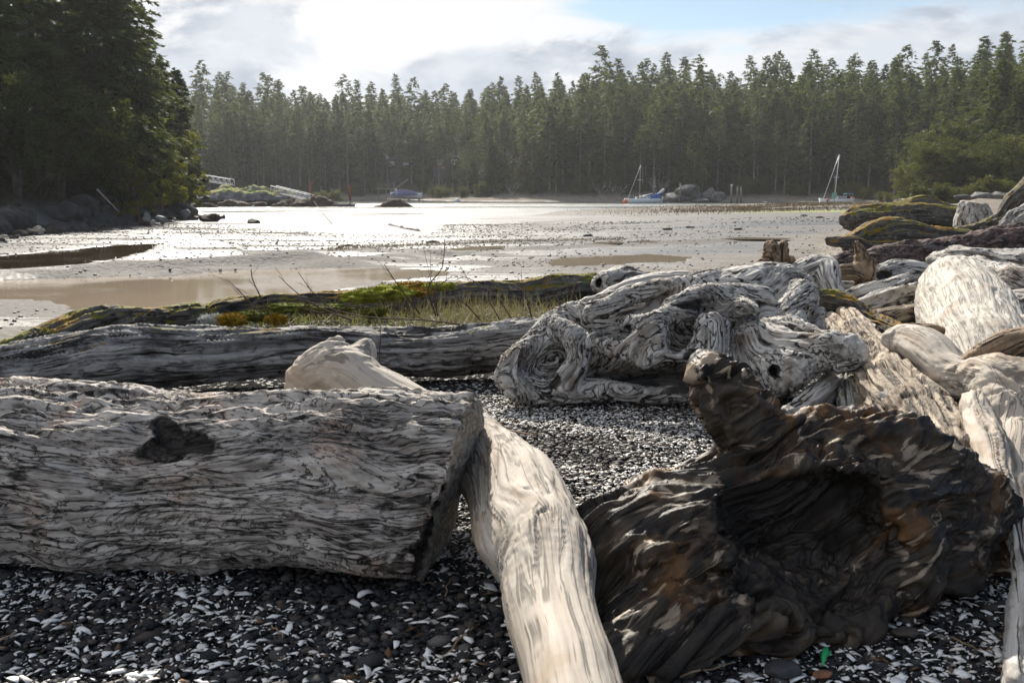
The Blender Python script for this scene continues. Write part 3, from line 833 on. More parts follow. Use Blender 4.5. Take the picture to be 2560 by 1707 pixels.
# mossy log
L2 = px_limb([(22, 862, 8.9, 24), (90, 843, 9.0, 32), (250, 818, 9.4, 42), (560, 792, 10.0, 46), (900, 766, 10.8, 48), (1250, 738, 11.8, 44), (1540, 722, 12.6, 40), (1640, 716, 13.0, 36)], 4, squash=((0, 0, 1), 1.1))
L2b = px_limb([(130, 838, 8.95, 16), (300, 805, 9.4, 20), (480, 775, 9.9, 18)], 4)
drift('driftwood_log', 'long moss-grown dark log with orange lichen at its left tip beside the tan pond', 'mossy', [L2, L2b], 0.0175, k=0.08, warp=0.05, warp_f=1.5,
      disp=[(6, 0.15, 0.035, 'flake'), (17, 0.10, 0.016, 'ridge'), (9, 0.08, 0.04, 'crack')], seed=4)

# the gnarled silver root wad
S = []
def pl(*rows, **kw): S.append(px_limb(list(rows), 5, **kw)); return S[-1]
pl((1330, 930, 6.35, 62), (1440, 880, 6.45, 78), (1580, 850, 6.55, 92), (1720, 815, 6.65, 112), (1850, 790, 6.75, 120), (1950, 760, 6.85, 90))      # main mass
pl((1290, 905, 6.25, 40), (1350, 860, 6.3, 46), (1440, 800, 6.5, 46), (1560, 770, 6.6, 60), (1700, 740, 6.75, 60), (1840, 735, 6.85, 64), (1960, 760, 6.85, 60))   # top back
pl((1470, 778, 6.25, 18), (1540, 752, 6.3, 22), (1640, 732, 6.4, 24), (1730, 706, 6.6, 26), (1850, 700, 6.75, 30), (1960, 708, 6.8, 30), (2000, 740, 6.75, 30))    # long root along the top
pl((1670, 765, 6.2, 18), (1740, 742, 6.25, 26), (1820, 735, 6.35, 30), (1900, 760, 6.4, 40))
pl((1885, 768, 6.0, 12), (1855, 758, 6.15, 24), (1815, 770, 6.3, 30), (1760, 800, 6.35, 34))                                                      # knob
pl((2010, 730, 6.6, 36), (1985, 790, 6.4, 40), (1950, 840, 6.2, 50), (1900, 890, 6.1, 70), (1860, 940, 6.05, 78))                                   # right ridge
pl((1900, 860, 6.2, 80), (1980, 865, 5.95, 66), (2050, 885, 5.75, 56), (2100, 885, 5.62, 50), (2125, 880, 5.6, 42))                                  # blunt snout
pl((2050, 780, 6.6, 24), (2040, 820, 6.5, 24), (2020, 860, 6.35, 40))
pl((1900, 930, 5.95, 70), (1960, 930, 5.8, 60), (2000, 930, 5.7, 40))
pl((1275, 935, 6.1, 34), (1330, 975, 6.1, 32), (1420, 985, 6.1, 28), (1540, 970, 6.1, 26), (1640, 985, 6.1, 22), (1740, 980, 6.05, 24))            # lower lip
pl((1400, 830, 6.25, 34), (1440, 860, 6.15, 36), (1450, 910, 6.1, 30), (1420, 960, 6.05, 30))
pl((1560, 800, 6.15, 22), (1620, 805, 6.05, 26), (1660, 790, 6.1, 26), (1720, 780, 6.2, 30))                                                       # folds
pl((1490, 850, 6.1, 18), (1560, 870, 6.0, 24), (1610, 840, 6.0, 30), (1640, 810, 6.05, 26))
pl((1640, 830, 6.0, 24), (1650, 870, 5.95, 26), (1620, 905, 5.95, 22), (1570, 930, 6.0, 18))
pl((1650, 880, 5.92, 16), (1700, 895, 5.9, 16), (1750, 880, 5.95, 28), (1800, 850, 6.0, 40))
pl((1780, 830, 6.05, 44), (1800, 900, 5.95, 44), (1830, 960, 5.92, 42), (1850, 1000, 5.95, 40), (1870, 1040, 6.0, 30))
pl((1430, 950, 6.6, 50), (1600, 960, 6.75, 58), (1800, 965, 6.7, 54))
pl((1300, 885, 6.15, 22), (1275, 930, 6.1, 20), (1290, 970, 6.1, 18))
HS = [px_limb([(1560, 935, 5.95, 30), (1620, 940, 5.98, 38), (1700, 945, 6.0, 40), (1760, 950, 6.05, 34), (1790, 990, 6.0, 30)], 4),
      px_limb([(1695, 858, 5.78, 17), (1702, 860, 6.1, 18)], 3), px_limb([(1740, 900, 5.85, 22), (1790, 930, 5.95, 26)], 3),
      px_limb([(1390, 953, 5.88, 11), (1396, 955, 6.05, 14)], 3), px_limb([(1924, 928, 5.62, 10), (1930, 930, 5.8, 11)], 3),
      px_limb([(1690, 762, 6.1, 9), (1740, 764, 6.15, 12), (1790, 752, 6.2, 8)], 3), px_limb([(1500, 792, 6.2, 10), (1600, 768, 6.25, 12), (1690, 758, 6.3, 9)], 4),
      px_limb([(1450, 842, 6.0, 9), (1500, 835, 6.05, 9), (1580, 815, 6.1, 8)], 4)]
drift('driftwood_stump', 'gnarled silver root wad with hollows and blunt snout lying on the shell gravel', 'silver', S, 0.0105, k=0.055, holes=HS, hole_k=0.03, warp=0.03, warp_f=3.2,
      disp=[(7, 0.14, 0.014, 'fbm'), (10, 0.08, 0.009, 'crease'), (24, 0.05, 0.006, 'ridge'), (9, 0.05, 0.035, 'crack'), (17, 0.04, 0.025, 'crack')], seed=5, grain_k=0.09)

# the black rotten stump
S = []
pl((1490, 1330, 3.05, 90), (1600, 1400, 3.0, 150), (1800, 1400, 3.05, 200), (2050, 1320, 3.2, 220), (2280, 1280, 3.35, 190), (2420, 1310, 3.35, 120))
pl((1772, 945, 3.28, 36), (1810, 995, 3.3, 60), (1870, 1080, 3.32, 96), (1960, 1160, 3.35, 130), (2080, 1220, 3.4, 170))                            # horn
pl((1800, 990, 3.35, 44), (1960, 1065, 3.5, 50), (2120, 1090, 3.65, 66), (2280, 1150, 3.7, 80), (2400, 1230, 3.6, 90), (2480, 1310, 3.5, 70), (2520, 1340, 3.4, 46))
pl((1900, 1100, 3.25, 66), (2080, 1130, 3.3, 110), (2240, 1180, 3.3, 120), (2380, 1270, 3.3, 100))
pl((1430, 1330, 3.35, 36), (1500, 1290, 3.3, 48), (1620, 1250, 3.3, 44), (1740, 1200, 3.35, 40), (1820, 1160, 3.35, 40))                               # left shoulder
pl((1560, 1330, 3.05, 60), (1700, 1290, 3.1, 70), (1800, 1240, 3.15, 70), (1860, 1180, 3.2, 60))
pl((1500, 1480, 2.85, 70), (1600, 1560, 2.75, 90), (1760, 1580, 2.75, 90), (1950, 1540, 2.85, 80), (2120, 1510, 2.95, 70), (2280, 1460, 3.05, 60), (2320, 1400, 3.1, 60))  # lower sill
pl((1510, 1600, 2.62, 60), (1640, 1640, 2.62, 56), (1780, 1630, 2.66, 44))
pl((2440, 1330, 3.2, 60), (2440, 1400, 3.1, 40), (2420, 1450, 3.05, 24))
pl((1500, 1390, 2.86, 34), (1600, 1380, 2.8, 40), (1700, 1400, 2.82, 40), (1790, 1350, 2.9, 36))
HS = [px_limb([(1900, 1260, 2.98, 80), (2000, 1290, 2.98, 118), (2110, 1330, 3.0, 118)], 4), px_limb([(1980, 1400, 2.86, 90), (2080, 1430, 2.86, 110), (2200, 1410, 2.92, 90)], 4),
      px_limb([(1840, 1330, 2.92, 44), (1880, 1420, 2.84, 56), (1870, 1490, 2.8, 46)], 4), px_limb([(2320, 1400, 2.85, 60), (2370, 1440, 2.85, 60)], 3),
      px_limb([(1640, 1425, 2.66, 20), (1720, 1440, 2.68, 22)], 3)]
drift('driftwood_stump', 'blackened rotten stump with upturned horn in the right foreground', 'black', S, 0.0078, k=0.07, holes=HS, hole_k=0.06, warp=0.045, warp_f=3.5,
      disp=[(3.2, 0.6, 0.06, 'fbm'), (6, 0.14, 0.022, 'crease'), (14, 0.08, 0.016, 'ridge'), (30, 0.05, 0.008, 'ridge'), (6, 0.10, 0.05, 'crack')], seed=6, flow=(0.85, 0.15, 0.5))
# ------------------------------------------------------------------ the driftwood pile on the right
def one(label, mat, rows, cell, name='driftwood_log', sub=4, squash=None, extra=(), **kw):
    ls = [px_limb(list(rows), sub, squash=squash)] + [px_limb(list(r), sub) for r in extra]
    return drift(name, label, mat, ls, cell, **kw)
D_SILVER = [(14, 0.12, 0.016, 'fbm'), (34, 0.07, 0.009, 'ridge'), (14, 0.06, 0.024, 'crack')]
D_BARK = [(9, 0.35, 0.03, 'flake'), (24, 0.3, 0.012, 'flake'), (14, 0.1, 0.02, 'crack')]
D_ROT = [(8, 0.12, 0.035, 'flake'), (26, 0.06, 0.016, 'ridge'), (11, 0.06, 0.04, 'crack')]
one('thick pale barkless log pointing away under the forked branch', 'bleached', [(2385, 722, 9.9, 78), (2408, 770, 9.0, 100), (2440, 840, 7.8, 112), (2474, 915, 6.7, 116), (2496, 975, 6.2, 108)], 0.013, warp=0.014, warp_f=1.4,
    disp=[(5, 0.3, 0.022, 'fbm'), (7, 0.05, 0.014, 'crack'), (26, 0.05, 0.005, 'ridge')], seed=11)
one('pale forked branch lying over the thick barkless log', 'pale', [(2222, 838, 5.6, 26), (2262, 850, 5.55, 42), (2330, 890, 5.35, 54), (2390, 940, 5.15, 60), (2450, 955, 5.0, 60), (2510, 950, 4.85, 60), (2590, 960, 4.7, 56), (2680, 985, 4.5, 52)], 0.0105,
    name='driftwood_branch', k=0.06, warp=0.03, warp_f=2.5,
    extra=[[(2490, 950, 4.9, 56), (2508, 1010, 4.7, 54), (2512, 1080, 4.55, 48), (2518, 1160, 4.25, 48), (2548, 1250, 3.95, 50), (2580, 1340, 3.7, 46)]],
    holes=[px_limb([(2478, 1105, 4.3, 16), (2490, 1130, 4.25, 20)], 3)], disp=[(10, 0.12, 0.018, 'fbm'), (34, 0.05, 0.004, 'ridge'), (10, 0.06, 0.015, 'crack')], seed=12)
one('thin slab of brown bark sticking up beside the forked branch', 'brown', [(2418, 912, 5.05, 20), (2480, 884, 5.0, 34), (2540, 856, 4.95, 36), (2600, 838, 4.9, 24)], 0.010, name='driftwood_slab', squash=((0.3, -0.75, 0.6), 2.6), warp=0.015,
    disp=[(30, 0.06, 0.006, 'ridge')], seed=13)
one('crumbling tan log with furrowed rotten surface between the root wad and the forked branch', 'tan', [(2085, 790, 8.0, 46), (2140, 860, 6.9, 62), (2205, 950, 5.75, 78), (2285, 1060, 4.9, 88), (2365, 1170, 4.35, 92)], 0.0105, warp=0.02, warp_f=2.2,
    disp=[(6, 0.14, 0.024, 'fbm'), (16, 0.05, 0.016, 'ridge'), (9, 0.06, 0.04, 'crack'), (7, 0.4, 0.02, 'crease')], seed=14)
one('split layered grey log behind the snout of the root wad', 'silver', [(2030, 775, 10.0, 26), (2110, 752, 10.2, 30), (2200, 728, 10.5, 32), (2270, 706, 10.8, 26)], 0.015, squash=((0, 0.3, 1), 1.3), k=0.02, extra=[[(2110, 785, 9.8, 26), (2200, 757, 10.0, 28), (2285, 722, 10.3, 18)]],
    warp=0.02, disp=[(10, 0.05, 0.03, 'ridge'), (24, 0.03, 0.014, 'ridge'), (12, 0.04, 0.04, 'crack')], seed=15)
one('short pale log with dark hollow end below the long purple-brown log', 'silver', [(2198, 684, 11.8, 22), (2250, 678, 12.0, 28), (2310, 690, 12.0, 28), (2345, 705, 11.9, 20)], 0.016, warp=0.02, holes=[px_limb([(2192, 690, 11.6, 14), (2215, 690, 11.75, 12)], 2)], disp=D_SILVER, seed=16)
one('dark mossy bent root draped behind the root wad', 'mossy', [(2015, 752, 7.7, 22), (2070, 748, 7.7, 34), (2130, 765, 7.6, 28), (2185, 800, 7.4, 24), (2240, 832, 7.1, 22), (2280, 862, 6.8, 18)], 0.013, name='driftwood_root', warp=0.02, disp=D_ROT, seed=17)
one('short reddish log lying on the dark root', 'tan', [(2150, 796, 9.0, 16), (2210, 792, 9.2, 22), (2300, 786, 9.5, 26), (2350, 790, 9.6, 22)], 0.014, warp=0.02, disp=D_SILVER, seed=18)
one('upright broken brown snag standing behind the root wad', 'brown', [(1918, 740, 8.8, 30), (1922, 690, 8.8, 26), (1924, 650, 8.8, 24), (1926, 618, 8.8, 20)], 0.012, name='driftwood_snag', k=0.015,
    extra=[[(1952, 730, 8.85, 26), (1955, 660, 8.85, 18), (1957, 612, 8.85, 12)], [(1975, 720, 8.8, 20), (1978, 650, 8.8, 8)], [(1885, 690, 8.6, 24), (1900, 665, 8.7, 20)]], warp=0.02,
    disp=[(16, 0.05, 0.014, 'ridge'), (34, 0.04, 0.006, 'ridge')], seed=19)
one('grey twisted root arching just right of the broken brown snag', 'silver', [(1965, 700, 8.6, 24), (2020, 668, 8.7, 30), (2056, 668, 8.7, 34), (2072, 710, 8.5, 28), (2100, 760, 8.3, 22)], 0.013, name='driftwood_root', warp=0.03, disp=D_SILVER, seed=20)
one('dark red root snag pointing up in front of the long purple-brown log', 'brown', [(2150, 712, 11.0, 18), (2160, 680, 11.0, 24), (2152, 648, 11.0, 18), (2142, 612, 11.0, 8)], 0.016, name='driftwood_snag', extra=[[(2070, 690, 10.8, 18), (2110, 682, 10.8, 20), (2150, 680, 11.0, 20)], [(2160, 680, 11, 18), (2180, 655, 11, 8)]], warp=0.02,
    disp=[(16, 0.1, 0.014, 'ridge')], seed=21)
one('long purple-brown bark-covered log sweeping out of frame on the right', 'bark', [(1930, 676, 15.2, 18), (2060, 666, 15.5, 26), (2200, 658, 15.8, 36), (2350, 640, 16.0, 46), (2520, 628, 16.2, 58), (2760, 610, 16.5, 64)], 0.025, warp=0.06, warp_f=1.2, disp=D_BARK, seed=22)
one('grey log lying behind the thick barkless log at the right edge', 'silver', [(2400, 668, 12.2, 24), (2480, 690, 11.6, 36), (2570, 715, 11.0, 46), (2700, 745, 10.5, 50)], 0.018, warp=0.04, disp=D_SILVER, seed=23)
one('cracked grey log wedged at the right edge above the bark slab', 'grey', [(2490, 762, 9.0, 30), (2560, 775, 8.6, 46), (2680, 800, 8.2, 50)], 0.016, warp=0.03, disp=D_ROT, seed=24)
one('smooth pale round log end at the right edge beside the thick barkless log', 'pale', [(2552, 830, 7.2, 36), (2620, 850, 7.0, 48), (2700, 870, 6.8, 50)], 0.015, warp=0.02, disp=D_SILVER, seed=25)
one('broad grey boulder-like log end behind the purple-brown log at the right', 'silver', [(2330, 640, 14.2, 14), (2440, 650, 13.6, 30), (2580, 668, 13.2, 40), (2700, 680, 13, 42)], 0.022, warp=0.05, disp=D_SILVER, seed=35)
one('dark orange-mossed log lying nearer of the two at the beach edge', 'mossy', [(2130, 606, 20.6, 26), (2180, 594, 20.8, 36), (2280, 592, 21.0, 36), (2400, 600, 21.3, 26), (2520, 606, 21.6, 14)], 0.032, extra=[[(2150, 620, 20.4, 24), (2300, 622, 20.5, 20), (2420, 618, 20.6, 10)]], warp=0.06, warp_f=1.2,
    disp=[(4, 0.1, 0.05, 'flake'), (12, 0.06, 0.03, 'ridge')], seed=26)
one('pale lichened log behind the orange-mossed log at the beach edge', 'mossy', [(2118, 552, 32.0, 22), (2150, 545, 32.2, 30), (2260, 543, 32.8, 32), (2400, 546, 33.5, 30)], 0.05, extra=[[(2200, 530, 33.6, 12), (2300, 515, 34.0, 22), (2380, 528, 34.4, 16)]], warp=0.08, warp_f=1.0,
    disp=[(3, 0.15, 0.06, 'flake'), (9, 0.08, 0.04, 'ridge')], seed=27)
one('grey-green cut stump standing between the lichened log and the tall roots', 'silver', [(2440, 575, 27.5, 46), (2432, 548, 27.5, 40), (2428, 520, 27.5, 32)], 0.045, name='driftwood_stump', extra=[[(2450, 530, 27.2, 14), (2458, 560, 27.1, 10), (2462, 592, 27.0, 10)]], cuts=[(at(2428, 508, 27.5), (0.1, -0.1, 1))], warp=0.08, warp_f=1.2,
    disp=[(7, 0.1, 0.05, 'ridge')], seed=28)
one('tall mossy root fork rising at the upper right edge', 'mossy', [(2400, 580, 26.5, 12), (2460, 566, 26.2, 16), (2510, 550, 26, 22), (2540, 510, 26, 26), (2590, 460, 26, 30)], 0.045, name='driftwood_root', extra=[[(2500, 560, 26, 18), (2530, 580, 25.8, 16), (2560, 600, 25.7, 14)]], warp=0.08, warp_f=1.2, disp=[(6, 0.1, 0.06, 'ridge')], seed=29)
one('blue-grey log leaning below the tall mossy root fork', 'grey', [(2515, 590, 24.5, 22), (2560, 555, 24.3, 36), (2640, 530, 24, 40)], 0.04, warp=0.06, disp=D_ROT, seed=30)
one('rounded grey log end with a dark hole peeping over the root wad', 'silver', [(1508, 708, 8.2, 32), (1560, 704, 8.5, 37), (1640, 722, 8.9, 34), (1740, 740, 9.3, 30)], 0.013, holes=[px_limb([(1484, 705, 8.0, 9), (1500, 706, 8.2, 9)], 2)], warp=0.02, disp=D_SILVER, seed=31)
one('short pale log wedged below the snout of the root wad', 'silver', [(1975, 1035, 5.45, 26), (2040, 995, 5.6, 32), (2100, 950, 5.85, 28)], 0.011, warp=0.015, disp=D_SILVER, seed=32)
one('dark split stub standing under the snout of the root wad', 'grey', [(2118, 1030, 5.4, 18), (2120, 985, 5.6, 22), (2125, 930, 5.9, 18)], 0.011, name='driftwood_stub', extra=[[(2155, 1040, 5.3, 14), (2150, 990, 5.5, 18), (2140, 940, 5.8, 14)]], k=0.01, warp=0.01, disp=D_ROT, seed=33)
one('pale limb standing half hidden under the forked branch', 'pale', [(2440, 1010, 4.75, 30), (2452, 1090, 4.4, 42), (2478, 1180, 4.1, 46), (2520, 1290, 3.75, 44)], 0.010, name='driftwood_branch', warp=0.02, disp=D_SILVER, seed=34)
one('grey branch running down the right edge beside the blackened stump', 'silver', [(2560, 1330, 3.3, 34), (2552, 1440, 3.0, 32), (2556, 1560, 2.75, 34), (2566, 1720, 2.45, 36)], 0.009, name='driftwood_branch', warp=0.015, disp=D_SILVER, seed=36)
one('low dark broken slab at the foot of the orange-mossed log', 'mossy', [(2075, 606, 20.2, 10), (2120, 600, 20.3, 14), (2160, 612, 20.2, 12)], 0.03, name='driftwood_slab', warp=0.05, disp=[(8, 0.1, 0.04, 'ridge')], seed=37)

one('thin dark branch lying in the gap below the forked branch', 'grey', [(2210, 985, 5.0, 12), (2310, 1030, 4.7, 15), (2400, 1110, 4.35, 17), (2470, 1230, 3.95, 16)], 0.010, name='driftwood_branch', warp=0.01, disp=D_SILVER, seed=50)
one('thin grey pole crossing behind the split layered log', 'silver', [(2060, 715, 11.4, 9), (2180, 712, 11.2, 12), (2330, 728, 10.6, 12)], 0.014, name='driftwood_branch', warp=0.01, disp=[(20, 0.05, 0.008, 'ridge')], seed=51)
one('brown broken root tip between the reddish log and the forked branch', 'brown', [(2210, 845, 6.6, 10), (2270, 828, 6.8, 18), (2330, 838, 6.9, 20), (2370, 850, 7.0, 14)], 0.012, name='driftwood_root', warp=0.02, disp=D_SILVER, seed=52)
one('slim pale pole lying across the right edge above the cracked grey log', 'bleached', [(2470, 745, 9.6, 12), (2540, 738, 9.4, 15), (2660, 735, 9.1, 16)], 0.014, name='driftwood_branch', warp=0.01, disp=[(20, 0.05, 0.008, 'ridge')], seed=53)
# ------------------------------------------------------------------ gravel, shells, twigs
rng = np.random.RandomState(3)
def ico():
    g = (1 + 5 ** 0.5) / 2
    v = np.array([(-1, g, 0), (1, g, 0), (-1, -g, 0), (1, -g, 0), (0, -1, g), (0, 1, g), (0, -1, -g), (0, 1, -g), (g, 0, -1), (g, 0, 1), (-g, 0, -1), (-g, 0, 1)], float)
    f = np.array([(0, 11, 5), (0, 5, 1), (0, 1, 7), (0, 7, 10), (0, 10, 11), (1, 5, 9), (5, 11, 4), (11, 10, 2), (10, 7, 6), (7, 1, 8), (3, 9, 4), (3, 4, 2), (3, 2, 6), (3, 6, 8), (3, 8, 9), (4, 9, 5), (2, 4, 11), (6, 2, 10), (8, 6, 7), (9, 8, 1)])
    return v / np.linalg.norm(v[0]), f
ICO_V, ICO_F = ico()
def rotations(n, tilt):
    a = rng.uniform(0, 2 * math.pi, n); t = rng.normal(0, tilt, n); b = rng.uniform(0, 2 * math.pi, n)
    ca, sa = np.cos(a), np.sin(a); z = np.zeros(n); o = np.ones(n)
    Rz = np.stack([np.stack([ca, -sa, z], 1), np.stack([sa, ca, z], 1), np.stack([z, z, o], 1)], 1)
    ax = np.stack([np.cos(b), np.sin(b), z], 1); K = np.zeros((n, 3, 3))
    K[:, 0, 2] = ax[:, 1]; K[:, 1, 2] = -ax[:, 0]; K[:, 2, 0] = -ax[:, 1]; K[:, 2, 1] = ax[:, 0]
    Rt = np.eye(3)[None] + np.sin(t)[:, None, None] * K + (1 - np.cos(t))[:, None, None] * (K @ K)
    return Rt @ Rz
def scatter(protoV, F, pos, scl, tilt=0.35, jitter=0.0):
    n = len(pos); m = protoV.shape[-2]
    P = np.broadcast_to(protoV, (n, m, 3)) if protoV.ndim == 2 else protoV[rng.randint(0, len(protoV), n)]
    P = P * scl[:, None, :]
    if jitter: P = P * (1 + rng.uniform(-jitter, jitter, (n, m, 1)))
    P = np.einsum('nij,nmj->nmi', rotations(n, tilt), P) + pos[:, None, :]
    Fn = (F[None] + (np.arange(n) * m)[:, None, None]).reshape(-1, F.shape[1])
    return P.reshape(-1, 3), Fn
def pebble_mat():
    t = NT('dark_pebbles'); k = t.attr('tone').outputs['Fac']
    n = t.node('ShaderNodeValToRGB'); t.L.new(k, n.inputs[0]); cr = n.color_ramp
    cr.elements[0].color = (0.014, 0.0145, 0.017, 1); cr.elements[1].color = (0.30, 0.26, 0.21, 1)
    for p, c in ((0.35, (0.030, 0.030, 0.034, 1)), (0.6, (0.055, 0.054, 0.054, 1)), (0.8, (0.075, 0.058, 0.048, 1)), (0.9, (0.13, 0.125, 0.12, 1))):
        e = cr.elements.new(p); e.color = c
    c = t.mix(t.range(t.noise(t.pos(), 160, 4), 0.35, 0.7, 0, 0.5), n.outputs[0], (0.06, 0.058, 0.056))
    t.bsdf(c, 0.6, t.bump(t.noise(t.pos(), 200, 3), 0.3, 0.003), 0.12)
    return t.m
def shell_mat():
    t = NT('bleached_shell'); k = t.attr('tone').outputs['Fac']; oi = t.node('ShaderNodeObjectInfo')
    k = t.math('ADD', k, t.math('MULTIPLY', oi.outputs['Random'], 0.25))
    c = t.mix(t.range(k, 0.2, 1.1), (0.88, 0.87, 0.85), (0.66, 0.61, 0.54))
    c = t.mix(t.range(t.noise(t.pos(), 150, 3), 0.5, 0.75, 0, 0.5), c, (0.42, 0.38, 0.34))
    t.bsdf(c, 0.55, t.bump(t.noise(t.pos(), 260, 2), 0.25, 0.002), 0.4)
    return t.m
M_PEB, M_SHELL = pebble_mat(), shell_mat()
def beach_points(n, y0, y1, w):
    y = np.sqrt(rng.uniform(y0 * y0, y1 * y1, n)); x = rng.uniform(-w, w, n) * y
    return x, y
parts_ = []
tones = []
for n, y0, y1, s0, s1 in ((13000, 2.05, 3.6, 0.006, 0.020), (15000, 3.4, 6.6, 0.007, 0.022), (1500, 2.1, 5.5, 0.020, 0.036)):
    x, y = beach_points(n, y0, y1, 0.58)
    s = s0 + (s1 - s0) * rng.power(0.8, n)[:, None] ** 1.6
    scl = np.concatenate([s * rng.uniform(0.8, 1.5, (n, 1)), s * rng.uniform(0.7, 1.1, (n, 1)), s * rng.uniform(0.28, 0.6, (n, 1))], 1)
    pos = np.stack([x, y, ground_z(x, y) + scl[:, 2] * 0.5 + rng.uniform(0, 0.006, n)], 1)
    parts_.append(scatter(ICO_V, ICO_F, pos, scl, 0.3, 0.22)); tones.append(np.repeat(rng.uniform(0, 0.95, n) ** 1.25, 12))
n = 8000; y = np.sqrt(rng.uniform(3.5 ** 2, 6.5 ** 2, n)); x = rng.uniform(-0.10, 0.26, n) * y
s = 0.005 + 0.011 * rng.power(0.9, (n, 1)); scl = s * np.concatenate([rng.uniform(0.8, 1.5, (n, 1)), rng.uniform(0.7, 1.1, (n, 1)), rng.uniform(0.3, 0.6, (n, 1))], 1)
parts_.append(scatter(ICO_V, ICO_F, np.stack([x, y, ground_z(x, y) + 0.012 + rng.uniform(0, 0.008, n)], 1), scl, 0.3, 0.22)); tones.append(np.repeat(rng.uniform(0.62, 1.0, n), 12))
def merge(parts):
    off = 0; V, F = [], []
    for v, f in parts: V.append(v); F.append(f + off); off += len(v)
    return np.concatenate(V), np.concatenate(F)
V, F = merge(parts_)
tag(link('gravel', mesh_from('gravel', V, F, M_PEB, True, {'tone': np.concatenate(tones)})), 'dark slate pebbles of the beach between the driftwood', 'gravel', kind='stuff')

def shard(seed):
    r = np.random.RandomState(seed); k = 7
    a = np.sort(r.uniform(0, 2 * math.pi, k) * 0.3 + np.linspace(0, 2 * math.pi, k, endpoint=False)); rad = r.uniform(0.55, 1.15, k)
    x, y = rad * np.cos(a), rad * np.sin(a) * r.uniform(0.45, 0.85)
    bend = r.uniform(0.15, 0.55)
    dome = lambda X, Y: bend * (0.6 - X * X - Y * Y)
    rim = np.stack([x, y, dome(x, y)], 1)
    V = np.concatenate([rim, rim + [0, 0, -0.09], [[0, 0, dome(0, 0)]], [[0, 0, dome(0, 0) - 0.1]]])
    F = []
    for i in range(k):
        j = (i + 1) % k
        F += [(i, j, 14), (j + 7, i + 7, 15), (i, i + 7, j), (j, i + 7, j + 7)]
    return V, np.array(F)
SH = [shard(s) for s in range(9)]; SHF = SH[0][1]; SHV = np.array([v for v, f in SH])
n = 300
near_sh = []
while len(near_sh) < n:
    x, y = rng.uniform(-0.55, 0.55), rng.uniform(2.25, 3.25); x *= y
    p = at(0, 0, 1); px = 1280 + FPX * x / (y * math.cos(PITCH) + CAM_H * math.sin(PITCH))
    if 1290 < px < 1500 and y < 3.0: continue
    if 1500 < px < 2300 and y > 2.62: continue
    if px < 1150 and y > 3.2: continue
    near_sh.append((x, y))
near_sh = np.array(near_sh)
shm = [mesh_from('shell_fragment', v * [1, 1, 1], SHF, M_SHELL, False, {'tone': np.full(len(v), (i % 4) * 0.15)}) for i, (v, f) in enumerate(SH)]
zz = ground_z(near_sh[:, 0], near_sh[:, 1])
for i in range(n):
    o = bpy.data.objects.new('shell_fragment', shm[i % 9]); COL.objects.link(o)
    s = 0.013 + 0.026 * rng.power(0.9) ** 1.9
    o.location = (near_sh[i, 0], near_sh[i, 1], zz[i] + 0.014 + s * 0.1); o.scale = (s * 1.15, s * rng.uniform(0.7, 1.1), s)
    o.rotation_euler = (rng.normal(0, 0.22), rng.normal(0, 0.22), rng.uniform(0, 6.28))
    tag(o, 'white broken shell fragment lying on the dark foreground pebbles', 'shell', 'white shell fragments in the foreground gravel')
parts_, tones = [], []
for n, y0, y1, s0, s1, xr in ((6800, 2.05, 3.6, 0.006, 0.021, (-0.58, 0.58)), (15000, 3.45, 6.6, 0.005, 0.018, (-0.10, 0.26)), (6500, 2.05, 3.6, 0.003, 0.008, (-0.58, 0.58)), (2600, 3.5, 9.0, 0.006, 0.02, (-0.6, 0.6))):
    y = np.sqrt(rng.uniform(y0 * y0, y1 * y1, n)); x = rng.uniform(*xr, n) * y
    keep = (1.7 * WAVE(x, y, 1.6, 31) + 0.9 * WAVE(x, y, 4.5, 32)) > rng.uniform(-0.9, 0.45, n); x, y = x[keep], y[keep]; n = len(x)
    s = s0 + (s1 - s0) * rng.power(0.9, (n, 1)) ** 1.5
    scl = np.concatenate([s * 1.2, s * rng.uniform(0.6, 1.1, (n, 1)), s], 1)
    pos = np.stack([x, y, ground_z(x, y) + (0.012 if y0 < 3 else 0.019) + rng.uniform(0, 0.008, n)], 1)
    v, f = scatter(SHV, SHF, pos, scl, 0.24); parts_.append((v, f)); tones.append(np.repeat(rng.uniform(0, 1.2, n) * (0.6 if y0 < 3 else 1.0), 16))
V, F = merge(parts_)
tag(link('shell_grit', mesh_from('shell_grit', V, F, M_SHELL, False, {'tone': np.concatenate(tones)})), 'countless small white shell chips mixed through the beach gravel', 'shells', kind='stuff')

n = 900; y = np.sqrt(rng.uniform(2.1 ** 2, 6.4 ** 2, n)); x = rng.uniform(-0.56, 0.56, n) * y
l = 0.008 + 0.04 * rng.power(0.6, (n, 1)) ** 2
OCT_V = np.array([(1, 0, 0), (-1, 0, 0), (0, 1, 0), (0, -1, 0), (0, 0, 1), (0, 0, -1)], float); OCT_F = np.array([(0, 2, 4), (2, 1, 4), (1, 3, 4), (3, 0, 4), (2, 0, 5), (1, 2, 5), (3, 1, 5), (0, 3, 5)])
V, F = scatter(OCT_V, OCT_F, np.stack([x, y, ground_z(x, y) + 0.018 + rng.uniform(0, 0.01, n)], 1), np.concatenate([l, 0.002 + l * rng.uniform(0.05, 0.3, (n, 1)), 0.002 + l * 0.06], 1), 0.2, 0.2)
tag(link('wood_litter', mesh_from('wood_litter', V, F, plain('wood_litter', (0.16, 0.095, 0.055), 0.85, 0.15, 0.6, 9), False)), 'brown splinters and bark crumbs strewn through the gravel', 'litter', kind='stuff')
